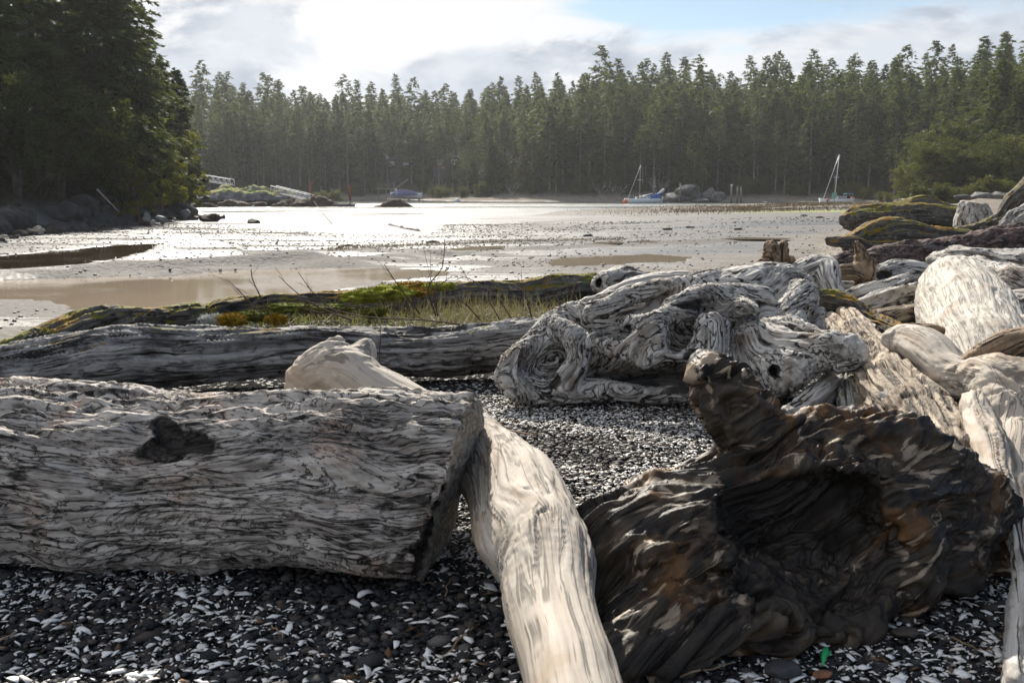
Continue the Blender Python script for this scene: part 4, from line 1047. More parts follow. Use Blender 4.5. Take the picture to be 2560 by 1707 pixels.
# stones, the green plastic scrap and sticks that can be told apart
def stone(name, label, loc, s, seed, mat, cat='stone', rz=0.0, sub=3, rough=0.22, group=None):
    r = np.random.RandomState(seed)
    import bmesh
    bm = bmesh.new(); bmesh.ops.create_icosphere(bm, subdivisions=sub, radius=1)
    V = np.array([v.co[:] for v in bm.verts]); F = np.array([[v.index for v in f.verts] for f in bm.faces]); bm.free()
    V = V * (1 + rough * (perlin(V * 1.3 + seed * 3.1) + 0.5 * perlin(V * 2.9 + seed))[:, None])
    if rough > 0.3: V = V * (1 + 0.10 * ridged(V * 3.1 + seed, 3) - 0.12)[:, None]
    for q in range(9 if rough > 0.3 else 5):       # broken facets
        nn = r.normal(size=3); nn /= np.linalg.norm(nn); d = r.uniform(0.42, 0.8) if rough > 0.3 else r.uniform(0.6, 0.85)
        e = V @ nn - d; V = V - np.where(e > 0, e, 0)[:, None] * nn * (0.97 if rough > 0.3 else 0.9)
    o = link(name, mesh_from(name, V * np.asarray(s), F, mat, True)); o.location = tuple(float(v) for v in loc); o.rotation_euler = (0, 0, rz)
    return tag(o, label, cat, group)
def rock_mat(name, a, b, c=None, moss=0.0):
    t = NT(name); p = t.pos()
    n1 = t.noise(p, 1.6, 6, 0.7); n2 = t.noise(p, 9, 5, 0.7)
    col = t.mix(t.range(n1, 0.35, 0.65), a, b)
    col = t.mix(t.range(n2, 0.55, 0.7, 0, 0.7), col, tuple(x * 0.4 for x in a))
    if c: col = t.mix(t.range(t.noise(p, 5, 4), 0.55, 0.66, 0, 0.8), col, c)
    t.bsdf(col, 0.8, t.bump(t.math('ADD', n2, n1), 0.8, 0.12), 0.3)
    return t.m
M_SLATE = plain('slate_stone', (0.05, 0.05, 0.05), 0.6, 0.4, 0.3, 30)
p = onz(1960, 1672, 0.02); stone('slate_stone', 'flat dark slate stone beside the green plastic scrap', p, (0.055, 0.05, 0.02), 5, M_SLATE, rz=0.5)
p = onz(2262, 1580, 0.02); stone('slate_stone', 'brown-grey flat stone in the gravel under the blackened stump', p, (0.042, 0.034, 0.014), 6, plain('brown_stone', (0.07, 0.055, 0.045), 0.7, 0.3, 0.3, 30), rz=0.2)
p = onz(1482, 1298, 0.02); stone('white_pebble', 'round white pebble near the left shoulder of the blackened stump', p, (0.032, 0.026, 0.02), 8, M_SHELL, 'pebble', rough=0.05)
p = onz(2056, 1684, 0.02); stone('wood_chip', 'rusty brown wood chip below the green plastic scrap', p, (0.034, 0.02, 0.008), 9, plain('wood_chip', (0.22, 0.10, 0.055), 0.8, 0.2, 0.3, 40), 'wood chip', rz=0.3)
gp = thing('plastic_scrap', 'bright green pointed plastic scrap lying on the gravel', 'plastic scrap', onz(2062, 1644, 0.03))
M_GREEN = plain('green_plastic', (0.015, 0.34, 0.11), 0.35, 0.5, 0.05)
b = MB(); b.tube([(-0.020, -0.048, 0), (-0.010, -0.02, 0.006), (0.004, 0.012, 0.01), (0.014, 0.034, 0.008), (0.018, 0.042, 0.006)], [0.002, 0.007, 0.011, 0.009, 0.004], 8); b.build('body', M_GREEN, gp, True)
b = MB(); b.tube([(0.012, 0.008, 0.004), (0.022, 0.024, 0.004), (0.026, 0.036, 0.003)], [0.004, 0.005, 0.002], 6); b.build('spur', M_GREEN, gp, True)
M_STICK = plain('dry_stick', (0.30, 0.21, 0.13), 0.8, 0.2, 0.3, 20)
def stick(p0, p1, r, label, name='stick', z=0.02, lift=0.0):
    a = onz(*p0, z); c = onz(*p1, z + lift); q = [a + (c - a) * t + rng.normal(0, 0.004, 3) for t in np.linspace(0, 1, 6)]
    b = MB(); b.tube(q, np.linspace(r, r * 0.6, 6), 6); return tag(b.build(name, M_STICK, None, True), label, 'stick', 'dry sticks on the gravel')
for p0, p1, r in (((1105, 1640), (1190, 1560), 0.005), ((0, 1600), (40, 1580), 0.004), ((150, 1560), (190, 1552), 0.004), ((225, 1392), (290, 1412), 0.005), ((40, 1385), (62, 1392), 0.003), ((680, 1560), (712, 1595), 0.003), ((1110, 1490), (1130, 1440), 0.003),
                  ((2375, 1592), (2460, 1625), 0.003), ((1700, 1690), (1830, 1655), 0.004), ((1265, 1075), (1345, 1088), 0.006), ((1230, 1060), (1300, 1050), 0.006), ((1480, 1268), (1610, 1262), 0.004), ((1300, 1110), (1340, 1170), 0.004)):
    stick(p0, p1, r, 'thin dry stick lying loose on the pebbles and shells')

# ------------------------------------------------------------------ moss, grass and bare twigs between the logs
def moss_mat(name, a, b):
    t = NT(name); p = t.pos()
    c = t.mix(t.range(t.noise(p, 14, 4), 0.35, 0.65), a, b); c = t.mix(t.range(t.noise(p, 120, 2), 0.45, 0.7, 0, 0.6), c, tuple(x * 0.35 for x in a))
    t.bsdf(c, 0.9, t.bump(t.noise(p, 130, 3), 0.8, 0.02), 0.1)
    return t.m
M_MOSS = moss_mat('bright_moss', (0.20, 0.23, 0.02), (0.40, 0.40, 0.05)); M_MOSS2 = moss_mat('ochre_moss', (0.30, 0.20, 0.02), (0.42, 0.26, 0.03)); M_MOSS3 = moss_mat('olive_moss', (0.10, 0.12, 0.02), (0.22, 0.22, 0.04))
def cushion(px, py, Y, rx, ry, mat, label, seed):
    c = at(px, py, Y); k = Y / FPX
    import bmesh
    bm = bmesh.new(); bmesh.ops.create_icosphere(bm, subdivisions=4, radius=1)
    V = np.array([v.co[:] for v in bm.verts]); F = np.array([[v.index for v in f.verts] for f in bm.faces]); bm.free()
    N = V.copy()
    V = V * (1 + 0.55 * perlin(V * 1.5 + seed) + 0.25 * perlin(V * 4.1 + seed))[:, None]
    V = V * np.array([rx * k * 1.35, rx * k * 0.8, ry * k * 0.75])
    # fuzz
    m = 1600; i = rng.randint(0, len(V), m); n = N[i] + rng.normal(0, 0.4, (m, 3)); n /= np.linalg.norm(n, axis=1)[:, None]
    s = np.cross(n, rng.normal(size=(m, 3))); s /= np.linalg.norm(s, axis=1)[:, None]
    base = V[i] + rng.normal(0, 0.006, (m, 3)); h = rng.uniform(0.012, 0.03, (m, 1))
    T = np.stack([base - s * 0.004, base + s * 0.004, base + n * h], 1).reshape(-1, 3)
    F = np.concatenate([F, np.arange(m * 3).reshape(-1, 3) + len(V)])
    o = link('moss_cushion', mesh_from('moss_cushion', np.concatenate([V, T]), F, mat, True)); o.location = tuple(map(float, c))
    return tag(o, label, 'moss', 'moss cushions beside the mossy log')
for i, (px, py, Y, rx, ry, m, lb) in enumerate([
        (905, 742, 10.0, 34, 20, M_MOSS, 'bright yellow-green moss cushion, left of the bright pair'), (965, 733, 10.2, 46, 22, M_MOSS, 'largest bright yellow-green moss cushion on the mossy log'), (935, 782, 9.4, 22, 14, M_MOSS3, 'small olive moss cushion below the bright pair'),
        (1040, 730, 10.4, 30, 12, M_MOSS2, 'ochre moss cushion right of the bright pair'), (1100, 716, 10.8, 30, 10, M_MOSS, 'low green moss cushion furthest right on the mossy log'), (1035, 712, 10.9, 36, 8, M_MOSS2, 'thin orange moss strip on the crest of the mossy log'), (580, 800, 8.6, 24, 18, M_MOSS2, 'rusty moss tuft beside the pale lichen clump'),
        (720, 770, 9.2, 44, 14, M_MOSS3, 'broad olive moss mat below the bare twigs'), (640, 790, 8.9, 34, 16, M_MOSS3, 'olive moss cushion right of the rusty tuft'), (820, 772, 9.3, 44, 14, M_MOSS3, 'olive moss mat in the grass below the bright pair'), (690, 800, 8.6, 16, 12, M_MOSS2, 'small ochre moss knob behind the dark grey log')]):
    cushion(px, py, Y, rx, ry, m, lb, i * 7.1)
def lichen_mat():
    t = NT('pale_lichen'); n = t.noise(t.pos(), 40, 4); t.bsdf(t.mix(t.range(n, 0.3, 0.7), (0.42, 0.43, 0.40), (0.68, 0.68, 0.64)), 0.9, t.bump(n, 1.0, 0.02), 0.1); return t.m
lo = cushion(532, 798, 8.75, 22, 12, lichen_mat(), 'pale grey lichen clump beside the rusty moss tuft', 91.0); lo.name = 'lichen_clump'; lo['category'] = 'lichen'; del lo['group']

def blades(name, label, n, region, h0, h1, mat, w=0.004, lean=0.35, kind='stuff'):
    px, py, Y = region(n); k = len(px)
    base = np.array([at(a, b, c) for a, b, c in zip(px, py, Y)]); base[:, 2] = ground_z(base[:, 0], base[:, 1]) - 0.01
    h = rng.uniform(h0, h1, (k, 1)); d = rng.normal(0, lean, (k, 2)); tip = base + np.concatenate([d * h, h * np.sqrt(np.clip(1 - (d ** 2).sum(1, keepdims=True), 0.15, 1))], 1)
    mid = (base + tip) / 2 + np.array([0, 0, 1]) * h * 0.12
    a = rng.uniform(0, 6.28, k); s = np.stack([np.cos(a), np.sin(a), 0 * a], 1) * w * rng.uniform(0.6, 1.4, (k, 1))
    V = np.stack([base - s, base + s, mid + s * 0.7, mid - s * 0.7, tip], 1).reshape(-1, 3)
    q = np.arange(k)[:, None] * 5
    F = np.concatenate([q + [0, 1, 2], q + [0, 2, 3], q + [3, 2, 4]])
    return tag(link(name, mesh_from(name, V, F, mat, True)), label, 'grass', kind=kind)
def leaf_mat(name, a, b, trans=0.35, scale=6, rough=0.6):
    t = NT(name); oi = t.node('ShaderNodeObjectInfo')
    n = t.noise(t.coord('Object'), scale, 3)
    k = t.math('ADD', t.math('MULTIPLY', n, 0.7), t.math('MULTIPLY', oi.outputs['Random'], 0.5))
    c = t.mix(t.range(k, 0.35, 0.85), a, b)
    if trans == 0: t.bsdf(c, rough, None, 0.05); return t.m
    d = t.node('ShaderNodeBsdfPrincipled'); t.L.new(c, d.inputs['Base Color']); d.inputs['Roughness'].default_value = rough; d.inputs['Specular IOR Level'].default_value = 0.08
    tr = t.node('ShaderNodeBsdfTranslucent'); t.L.new(t.mix(0.5, c, (0.25, 0.28, 0.03)), tr.inputs[0])
    mx = t.node('ShaderNodeMixShader'); mx.inputs[0].default_value = trans
    t.L.new(d.outputs[0], mx.inputs[1]); t.L.new(tr.outputs[0], mx.inputs[2]); t.L.new(mx.outputs[0], t.out.inputs[0])
    return t.m
M_GRASS = leaf_mat('green_grass', (0.09, 0.13, 0.02), (0.22, 0.27, 0.04)); M_STRAW = leaf_mat('dead_stems', (0.22, 0.17, 0.10), (0.38, 0.31, 0.20), 0.2); M_TWIG = plain('bare_twig', (0.085, 0.055, 0.045), 0.8, 0.2, 0.3, 20)
def grass_region(n):
    px = rng.uniform(600, 1440, n); t = rng.uniform(0, 1, n); Y = 8.0 + 2.2 * t + (px - 600) / 840 * 0.7
    keep = rng.uniform(0, 1, n) < np.exp(-((px - 900) / 320) ** 2) + 0.25
    return px[keep], np.full(keep.sum(), 790), Y[keep]
blades('grass', 'short green grass growing between the mossy log and the dark grey log', 1300, grass_region, 0.04, 0.15, M_GRASS)
def straw_region(n):
    px = np.where(rng.uniform(0, 1, n) < 0.6, rng.normal(1220, 120, n), rng.uniform(640, 1440, n)); Y = rng.uniform(8.2, 10.6, n); return px, np.full(n, 790), Y
blades('dead_grass', 'tangle of pale dead stems left of the root wad', 3600, straw_region, 0.08, 0.34, M_STRAW, 0.0032, 0.7)
def greenpatch(n):
    px = rng.uniform(1990, 2135, n); Y = rng.uniform(16.5, 19.5, n); return px, np.full(n, 620), Y
blades('grass', 'bright green grass patch on sand beside the orange-mossed log', 2600, greenpatch, 0.03, 0.10, M_GRASS, 0.008)

def twig_tree(rows, r0, label, name, seed, mat, depth=3, spread=0.5, nb=(3, 5), group=None, cat='shrub', sides=4, sh=0.55):
    """bare branching stems; rows: world polylines for the main stems"""
    r = np.random.RandomState(seed); root = thing(name, label, cat, rows[0][0], group=group); base = np.asarray(rows[0][0], float)
    def grow_(q, rad, lv, b):
        b.tube(q - base, np.linspace(rad, rad * 0.35, len(q)), sides, False)
        if lv == 0: return
        T = np.gradient(q, axis=0); Ln = np.linalg.norm(q[-1] - q[0])
        for k in range(r.randint(*nb)):
            t = r.uniform(0.25, 0.95); i = min(int(t * (len(q) - 1)), len(q) - 2); d = T[i] / (np.linalg.norm(T[i]) + 1e-9)
            v = d + r.normal(0, spread, 3); v /= np.linalg.norm(v); l2 = Ln * sh * r.uniform(0.4, 1.0) * (1.1 - t * 0.5)
            m = np.array([q[i] + v * l2 * s + np.array([0, 0, 0.10 * l2 * s * s]) + r.normal(0, 0.03 * l2, 3) * (s > 0) for s in np.linspace(0, 1, 4)])
            grow_(m, rad * 0.5 * (1 - 0.4 * t), lv - 1, b)
    for q in rows:
        b = MB(); grow_(catmull(np.asarray(q, float), 3), r0, depth, b); b.build('stem', mat, root, True)
    return root
def rowpts(*rows): return [at(*p) for p in rows]
GT = 'bare twigs growing behind the dark grey log'
twig_tree([rowpts((690, 815, 8.6), (640, 770, 8.7), (590, 720, 8.8), (570, 700, 8.9)), rowpts((690, 815, 8.6), (660, 760, 8.6), (632, 700, 8.6), (628, 672, 8.6))], 0.008, 'bare forked twig leaning left over the pond, leftmost of the bare twigs', 'bare_shrub', 1, M_TWIG, 2, group=GT)
twig_tree([rowpts((880, 800, 8.8), (800, 770, 8.8), (740, 730, 8.8), (697, 690, 8.8)), rowpts((860, 795, 8.8), (790, 740, 8.9), (745, 680, 8.9))], 0.008, 'bare double twig arching left above the moss, second of the bare twigs', 'bare_shrub', 2, M_TWIG, 2, group=GT)
twig_tree([rowpts((1090, 790, 9.0), (1070, 720, 9.0), (1105, 670, 9.0), (1112, 600, 9.0)), rowpts((1050, 785, 9.0), (1000, 720, 9.0), (960, 660, 9.0)), rowpts((1095, 790, 9.0), (1085, 730, 9.0), (1130, 690, 9.0))], 0.008, 'tallest bare shrub with upright stems in front of the mudflat', 'bare_shrub', 3, M_TWIG, 3, group=GT)
twig_tree([rowpts((1290, 815, 8.6), (1240, 740, 8.8), (1180, 700, 9.0), (1150, 690, 9.1)), rowpts((1330, 800, 8.5), (1310, 730, 8.7), (1260, 700, 8.9)), rowpts((1180, 815, 8.3), (1060, 800, 8.3), (900, 790, 8.4), (760, 750, 8.6))], 0.008, 'arching brown bramble tangle beside the root wad', 'bare_shrub', 4, M_TWIG, 3, group=GT)
twig_tree([rowpts((1445, 800, 7.9), (1430, 740, 8.1), (1450, 690, 8.2)), rowpts((1420, 800, 8.1), (1400, 760, 8.2), (1380, 730, 8.3))], 0.007, 'short tangled twigs against the left end of the root wad', 'bare_shrub', 5, M_TWIG, 3, group=GT)
twig_tree([rowpts((1250, 800, 9.2), (1220, 740, 9.3), (1240, 690, 9.4)), rowpts((1200, 800, 9.0), (1150, 750, 9.0), (1080, 745, 9.0))], 0.007, 'grey-brown thicket of dead stalks behind the arching bramble', 'bare_shrub', 7, M_TWIG, 3, group=GT)
twig_tree([rowpts((800, 800, 8.7), (770, 760, 8.8), (780, 715, 8.8)), rowpts((820, 800, 8.6), (860, 770, 8.7), (930, 760, 8.8))], 0.006, 'low bare twig in the grass under the bright moss', 'bare_shrub', 8, M_TWIG, 3, group=GT)
twig_tree([rowpts((948, 905, 6.7), (950, 860, 6.72), (951, 812, 6.75))], 0.006, 'single upright twig standing against the dark grey log', 'twig', 6, M_TWIG, 1, cat='twig')
# ------------------------------------------------------------------ trees
def tris(P, name, mat): 
    P = P.reshape(-1, 3); return mesh_from(name, P, np.arange(len(P)).reshape(-1, 3), mat, False)
def conifer(seed, H, bare=0.3, width=0.17, sprays=7, size_=0.62, whorl=0.75, dense=5, ragged=0.35, droop=0.25, lean=0.0):
    """a Douglas fir: returns (trunk mesh data, crown triangles); the base of the trunk is the origin"""
    r = np.random.RandomState(seed)
    zt = np.linspace(0, H, 12); off = np.cumsum(r.normal(0, 0.05, (12, 2)), 0) * (zt / H)[:, None] + np.stack([zt * lean, zt * 0], 1)
    axis = np.concatenate([off, zt[:, None]], 1); r0 = H * 0.011 + 0.06
    tb = MB(); tb.tube(axis, r0 * (1 - 0.93 * zt / H), 7, False)
    T = []
    z = H * bare
    # dead sticks on the lower trunk
    for k in range(int(10 + 14 * bare)):
        zz = r.uniform(0.06, bare + 0.15) * H; a = r.uniform(0, 6.28); l = r.uniform(0.6, 2.2)
        b0 = np.array([np.interp(zz, zt, axis[:, 0]), np.interp(zz, zt, axis[:, 1]), zz]); d = np.array([math.cos(a), math.sin(a), r.uniform(-0.3, 0.25)])
        tb.tube([b0, b0 + d * l * 0.5 + [0, 0, -0.05], b0 + d * l], [0.035, 0.022, 0.008], 3, False)
    while z < H - 0.15:
        f = (z / H - bare) / (1 - bare)
        prof = (1 - f) ** 0.75 * (0.45 + 0.55 * min(1, f * 5 + 0.25))
        for k in range(r.randint(dense - 2, dense + 2)):
            L = H * width * prof * r.uniform(1 - ragged, 1 + ragged * 0.8) + 0.25
            a = r.uniform(0, 6.28); up = 0.35 * f - droop * (1 - f) + r.normal(0, 0.1)
            d = np.array([math.cos(a), math.sin(a), up]); d /= np.linalg.norm(d); s = np.array([-math.sin(a), math.cos(a), 0])
            b0 = np.array([np.interp(z, zt, axis[:, 0]), np.interp(z, zt, axis[:, 1]), z + r.normal(0, 0.15)])
            if r.uniform() < 0.10 * (1 - f): continue
            n = max(3, int(sprays * (0.5 + prof)))
            t = r.uniform(0.15, 1.0, n) ** 0.7
            c = b0 + d * (t * L)[:, None] + np.array([0, 0, 1]) * (-0.16 * L * t * t)[:, None] + s * (r.uniform(-0.5, 0.5, n) * L * 0.5 * (1.05 - t))[:, None]
            c[:, 2] += r.normal(0, 0.10, n)
            for m in range(2):
                q = size_ * r.uniform(0.5, 1.25, (n, 1)) * (0.55 + 0.6 * prof)
                dd = d * 0.8 + s * r.uniform(-0.9, 0.9, (n, 1)) + np.array([0, 0, 1]) * r.uniform(-0.75, 0.25, (n, 1)); dd /= np.linalg.norm(dd, axis=1)[:, None]
                ss = np.cross(dd, r.normal(0, 0.45, (n, 3)) + [0, 0, 1]); ss /= np.linalg.norm(ss, axis=1)[:, None] + 1e-9
                w = q * r.uniform(0.16, 0.34, (n, 1))
                A = c - dd * q * 0.3; B = c + dd * q
                T.append(np.stack([A - ss * w * 0.5, A + ss * w, B], 1)); T.append(np.stack([c - ss * w * 1.3, c + dd * q * 0.2, c + dd * q * 0.55 - ss * w * 1.5], 1))
        z += whorl * r.uniform(0.6, 1.3) * (1.15 - 0.5 * f)
    return tb, np.concatenate(T)
def needle_mat(name, a, b, trans=0.30): return leaf_mat(name, a, b, trans, 0.5, 0.65)
M_FIR = needle_mat('fir_needles', (0.022, 0.037, 0.016), (0.085, 0.115, 0.038))
M_PINE = needle_mat('pale_fir_needles', (0.042, 0.060, 0.026), (0.14, 0.165, 0.065))
M_CEDAR = needle_mat('cedar_sprays', (0.035, 0.042, 0.012), (0.095, 0.098, 0.028))
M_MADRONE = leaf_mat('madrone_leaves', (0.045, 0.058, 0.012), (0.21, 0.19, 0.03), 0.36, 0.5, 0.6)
M_MADSUN = leaf_mat('sunlit_madrone_leaves', (0.09, 0.10, 0.015), (0.30, 0.26, 0.035), 0.45, 0.5, 0.6)  # brighter copy of the madrone leaves, sunlight painted into the colour
M_MADGREEN = leaf_mat('green_madrone_leaves', (0.035, 0.048, 0.014), (0.13, 0.135, 0.035), 0.3, 0.5, 0.6)
M_OAK = leaf_mat('dark_broad_leaves', (0.018, 0.026, 0.010), (0.065, 0.075, 0.02), 0.25, 0.5, 0.6)
M_BRUSH = leaf_mat('shore_brush', (0.045, 0.045, 0.015), (0.13, 0.12, 0.035), 0.3, 0.4)
M_TRUNK = plain('fir_bark', (0.25, 0.215, 0.185), 0.9, 0.15, 0.4, 2.0)
M_DARKTRUNK = plain('shaded_fir_bark', (0.075, 0.062, 0.052), 0.9, 0.15, 0.4, 2.0)  # darker copy of the fir bark, shade put into its colour
M_GREYTRUNK = plain('silver_snag_bark', (0.36, 0.34, 0.31), 0.85, 0.15, 0.3, 3.0)
M_REDTRUNK = plain('madrone_bark', (0.20, 0.11, 0.07), 0.7, 0.3, 0.4, 2.0)
PROTO = []
for i, (H, bare, wd, mt, dn_, dr) in enumerate(((24, 0.24, 0.21, M_FIR, 6, 0.25), (27, 0.42, 0.19, M_PINE, 6, 0.3), (22, 0.12, 0.22, M_FIR, 7, 0.2), (25, 0.46, 0.22, M_PINE, 6, 0.3), (20, 0.05, 0.22, M_CEDAR, 8, 0.35), (26, 0.2, 0.18, M_FIR, 6, 0.35), (23, 0.42, 0.24, M_PINE, 5, 0.15))):
    tb, T = conifer(100 + i, H, bare, wd, 9, 0.95, 0.70, dn_, 0.45, dr)
    PROTO.append((H, tb.mesh('trunk', M_TRUNK, True), tris(T, 'crown', mt), T, mt))
r_ = np.random.RandomState(12)
n_ind = [0]
def plant_conifer(k, x, y, s, label, group, rz=None):
    H, tm, cm, T, mt = PROTO[k]
    o = thing('conifer', label, 'tree', (x, y, gz(x, y) - 0.15), r_.uniform(0, 6.28) if rz is None else rz, group)
    o.scale = (s * r_.uniform(0.9, 1.15),) * 2 + (s,)
    link('trunk', tm, o); link('crown', cm, o); n_ind[0] += 1
    return o
FS = np.array(FAR_SHORE[1:19], float)
def shore_pt(t):
    seg = np.linalg.norm(np.diff(FS, axis=0), axis=1); c = np.concatenate([[0], np.cumsum(seg)]); t = t * c[-1]
    return np.array([np.interp(t, c, FS[:, 0]), np.interp(t, c, FS[:, 1])])
cand = []
for x in np.arange(-120, 130, 1.0):
    for y in np.arange(100, 420, 1.0):
        if abs(x) / y < 0.60: cand.append((x, y))
cand = np.array(cand) + r_.uniform(-0.5, 0.5, (len(cand), 2))
dfc = signed(cand[:, 0], cand[:, 1], FAR_SHORE)
ok = (dfc > 14) & (dfc < 100); cand, dfc = cand[ok], dfc[ok]
order = r_.permutation(len(cand)); chosen = []
cell_ = {}
def free(p, rad):
    i, j = int(p[0] // 4), int(p[1] // 4)
    for a in (-2, -1, 0, 1, 2):
        for b in (-2, -1, 0, 1, 2):
            for q in cell_.get((i + a, j + b), ()):
                if (q[0] - p[0]) ** 2 + (q[1] - p[1]) ** 2 < rad * rad: return False
    return True
TARP = min(((at(2200, 378, Y)[0], Y, abs(gz(at(2200, 378, Y)[0], Y) + 1.3 - at(2200, 378, Y)[2])) for Y in range(190, 320, 3)), key=lambda q: q[2])
CABINS = [(-32.5, 293, 6), (-18.0, 287, 6), (2.7, 268, 5.5)]
for q in order:
    p, d = cand[q], dfc[q]
    rad = 3.2 if d < 40 else 4.5
    if abs(p[0] - TARP[0] * p[1] / TARP[1]) < 1.6 and 0 < TARP[1] - p[1] < 30: continue
    if any(abs(p[0] - cx * p[1] / cy) < 4.5 and 0 < cy - p[1] < 32 and r_.uniform() < 0.15 or math.hypot(p[0] - cx, p[1] - cy) < 7 for cx, cy, _ in CABINS): continue
    if not free(p, rad): continue
    cell_.setdefault((int(p[0] // 4), int(p[1] // 4)), []).append(p); chosen.append((d, p[0], p[1]))
chosen.sort(key=lambda c: c[0])
rest = []
for i, (d, x, y) in enumerate(chosen):
    px = 1280 + FPX * x / y
    k = r_.choice([0, 1, 2, 3, 5, 6], p=[0.2, 0.22, 0.16, 0.14, 0.16, 0.12]); s = (r_.uniform(0.36, 0.82) if d < 26 else (r_.uniform(0.48, 0.86) if d < 50 else r_.uniform(0.46, 0.95))) * (1.22 if r_.uniform() < 0.07 else 1.0)
    if d < 30 and r_.uniform() < 0.2: k = 4; s *= 0.8
    hill = 'slope right of the moored sloop' if px > 2150 else ('far shore behind the two sailboats' if px > 1500 else ('far shore around the cabins' if px > 800 else 'far shore behind the islet'))
    if i < 292:
        plant_conifer(k, x, y, s, ('tall ' if s > 0.7 else ('young ' if s < 0.5 else 'mid-sized ')) + ['dark', 'grey-green', 'broad dark', 'thin-crowned', 'olive cedar-like', 'slender dark', 'open-crowned'][k] + ' conifer in the forest on the ' + hill, 'conifers on the ' + hill)
    else:
        rest.append((k, x, y, s))
# the deeper ranks read as one mass of tree tops
groups = {}
for k, x, y, s in rest: groups.setdefault(k, []).append((x, y, s))
Vs, cols = [], []
zr = ground_z(np.array([q[1] for q in rest]), np.array([q[2] for q in rest])); zi = {(q[1], q[2]): z for q, z in zip(rest, zr)}
for k, L_ in groups.items():
    T = PROTO[k][3].reshape(-1, 3, 3); H = PROTO[k][0]
    T = T[T[:, :, 2].mean(1) > H * 0.45]
    for x, y, s in L_:
        sub = T[r_.uniform(0, 1, len(T)) < 0.38]; a = r_.uniform(0, 6.28); ca, sa = math.cos(a), math.sin(a)
        c = sub.mean(1, keepdims=True); sub = c + (sub - c) * 1.6
        M = np.array([[ca, -sa, 0], [sa, ca, 0], [0, 0, 1]])
        Vs.append((sub @ M.T) * s + np.array([x, y, zi[(x, y)] - 0.15]))
if Vs:
    tag(link('forest', tris(np.concatenate(Vs), 'forest', M_FIR)), 'mass of conifer tops on the hill behind the far shore', 'forest', kind='stuff')

# broadleaf trees and brush: clumps of leaves on real limbs
def broadleaf(seed, H, spread, n_limb, n_clump, leaves, leaf, clump_r, bark, mat, trunks=1, low=0.25, stretch=(1, 1, 0.75)):
    r = np.random.RandomState(seed); tb = MB(); C = []
    for q in range(trunks):
        a = r.uniform(0, 6.28); top = np.array([math.cos(a) * spread * 0.25, math.sin(a) * spread * 0.25, H * 0.8])
        tr = catmull([np.zeros(3), top * [0.5, 0.2, 0.4] + r.normal(0, 0.2, 3), top * [0.6, 0.9, 0.75], top], 4)
        tb.tube(tr, np.linspace(0.025 * H, 0.006 * H, len(tr)), 7, False)
        for k in range(n_limb):
            t = r.uniform(low, 1.0); b0 = tr[int(t * (len(tr) - 1))]; a = r.uniform(0, 6.28)
            L = spread * r.uniform(0.45, 1.0) * (1 - 0.45 * t)
            e = b0 + np.array([math.cos(a) * L, math.sin(a) * L, L * r.uniform(-0.15, 0.55) + 0.1 * H * t])
            m = (b0 + e) / 2 + np.array([0, 0, 0.15 * L]) + r.normal(0, 0.1 * L, 3)
            lb = catmull([b0, m, e], 4); tb.tube(lb, np.linspace(0.010 * H, 0.002 * H, len(lb)), 5, False)
            for c in range(n_clump):
                p = lb[r.randint(len(lb) // 3, len(lb))] + r.normal(0, clump_r * 0.9, 3) * stretch; C.append((p, clump_r * r.uniform(0.5, 1.2)))
    P = []
    for c, rad in C:
        d = r.normal(size=(leaves, 3)); d /= np.linalg.norm(d, axis=1)[:, None]
        p = c + d * rad * r.uniform(0.3, 1.0, (leaves, 1)) * stretch
        u = r.normal(size=(leaves, 3)); u /= np.linalg.norm(u, axis=1)[:, None]; v = np.cross(u, d); v /= np.linalg.norm(v, axis=1)[:, None] + 1e-9
        s = leaf * r.uniform(0.6, 1.3, (leaves, 1))
        P.append(np.stack([p - u * s, p + v * s * 0.55, p + u * s], 1)); P.append(np.stack([p - u * s, p + u * s, p - v * s * 0.55], 1))
    return tb.mesh('trunk', bark, True), tris(np.concatenate(P), 'crown', mat)
def plant(name, label, meshes, loc, s=1.0, rz=0.0, group=None, sz=None, cat='tree'):
    o = thing(name, label, cat, loc, rz, group); o.scale = (s, s, sz or s)
    link('trunk', meshes[0], o); link('crown', meshes[1], o); return o
def gp_(px, Y, dz=-0.15):
    x = at(px, 700, Y)[0]; return (x, Y, gz(x, Y) + dz)

# left point: big near firs, madrones and their thicket
BIG = []
for i, (H, bare, wd, mt) in enumerate(((27, 0.10, 0.20, M_FIR), (22, 0.06, 0.20, M_PINE), (17, 0.10, 0.19, M_FIR), (27, 0.08, 0.30, M_PINE))):
    tb, T = conifer(300 + i, H, bare, wd, 34, 0.52, 0.5, 9, 0.6, 0.35)
    BIG.append((tb.mesh('trunk', M_DARKTRUNK, True), tris(T, 'crown', mt)))
GL = 'big firs on the left point'
for px, Y, k, s, lb in ((-60, 66, 0, 1.0, 'huge dark fir at the left edge of the photo'), (120, 76, 0, 0.92, 'huge dark fir with trunk showing low behind the bare branches'), (315, 86, 1, 1.1, 'tall fir whose branch tips reach into the sky at top left'), (255, 80, 3, 0.85, 'broad fir whose long bough hangs over the sky at top left'), (345, 88, 0, 0.86, 'tall shaggy fir in the middle of the left point'),
                        (425, 98, 1, 0.62, 'shorter pointed fir on the outer side of the left point'), (462, 104, 2, 0.82, 'rightmost fir of the left point, above the gangway'), (20, 90, 1, 1.25, 'dark fir in the second rank on the left point'), (210, 98, 0, 0.98, 'fir standing deep in the left point behind the shaggy fir'), (380, 112, 1, 0.85, 'slim fir at the back of the left point'), (-150, 80, 1, 1.2, 'dark fir beyond the left edge of the frame')):
    o = plant('conifer', lb, BIG[k], gp_(px, Y), s, r_.uniform(0, 6.28), GL)
OAKN = broadleaf(41, 8.5, 4.4, 16, 6, 60, 0.12, 0.85, M_DARKTRUNK, M_OAK, 2, 0.3)
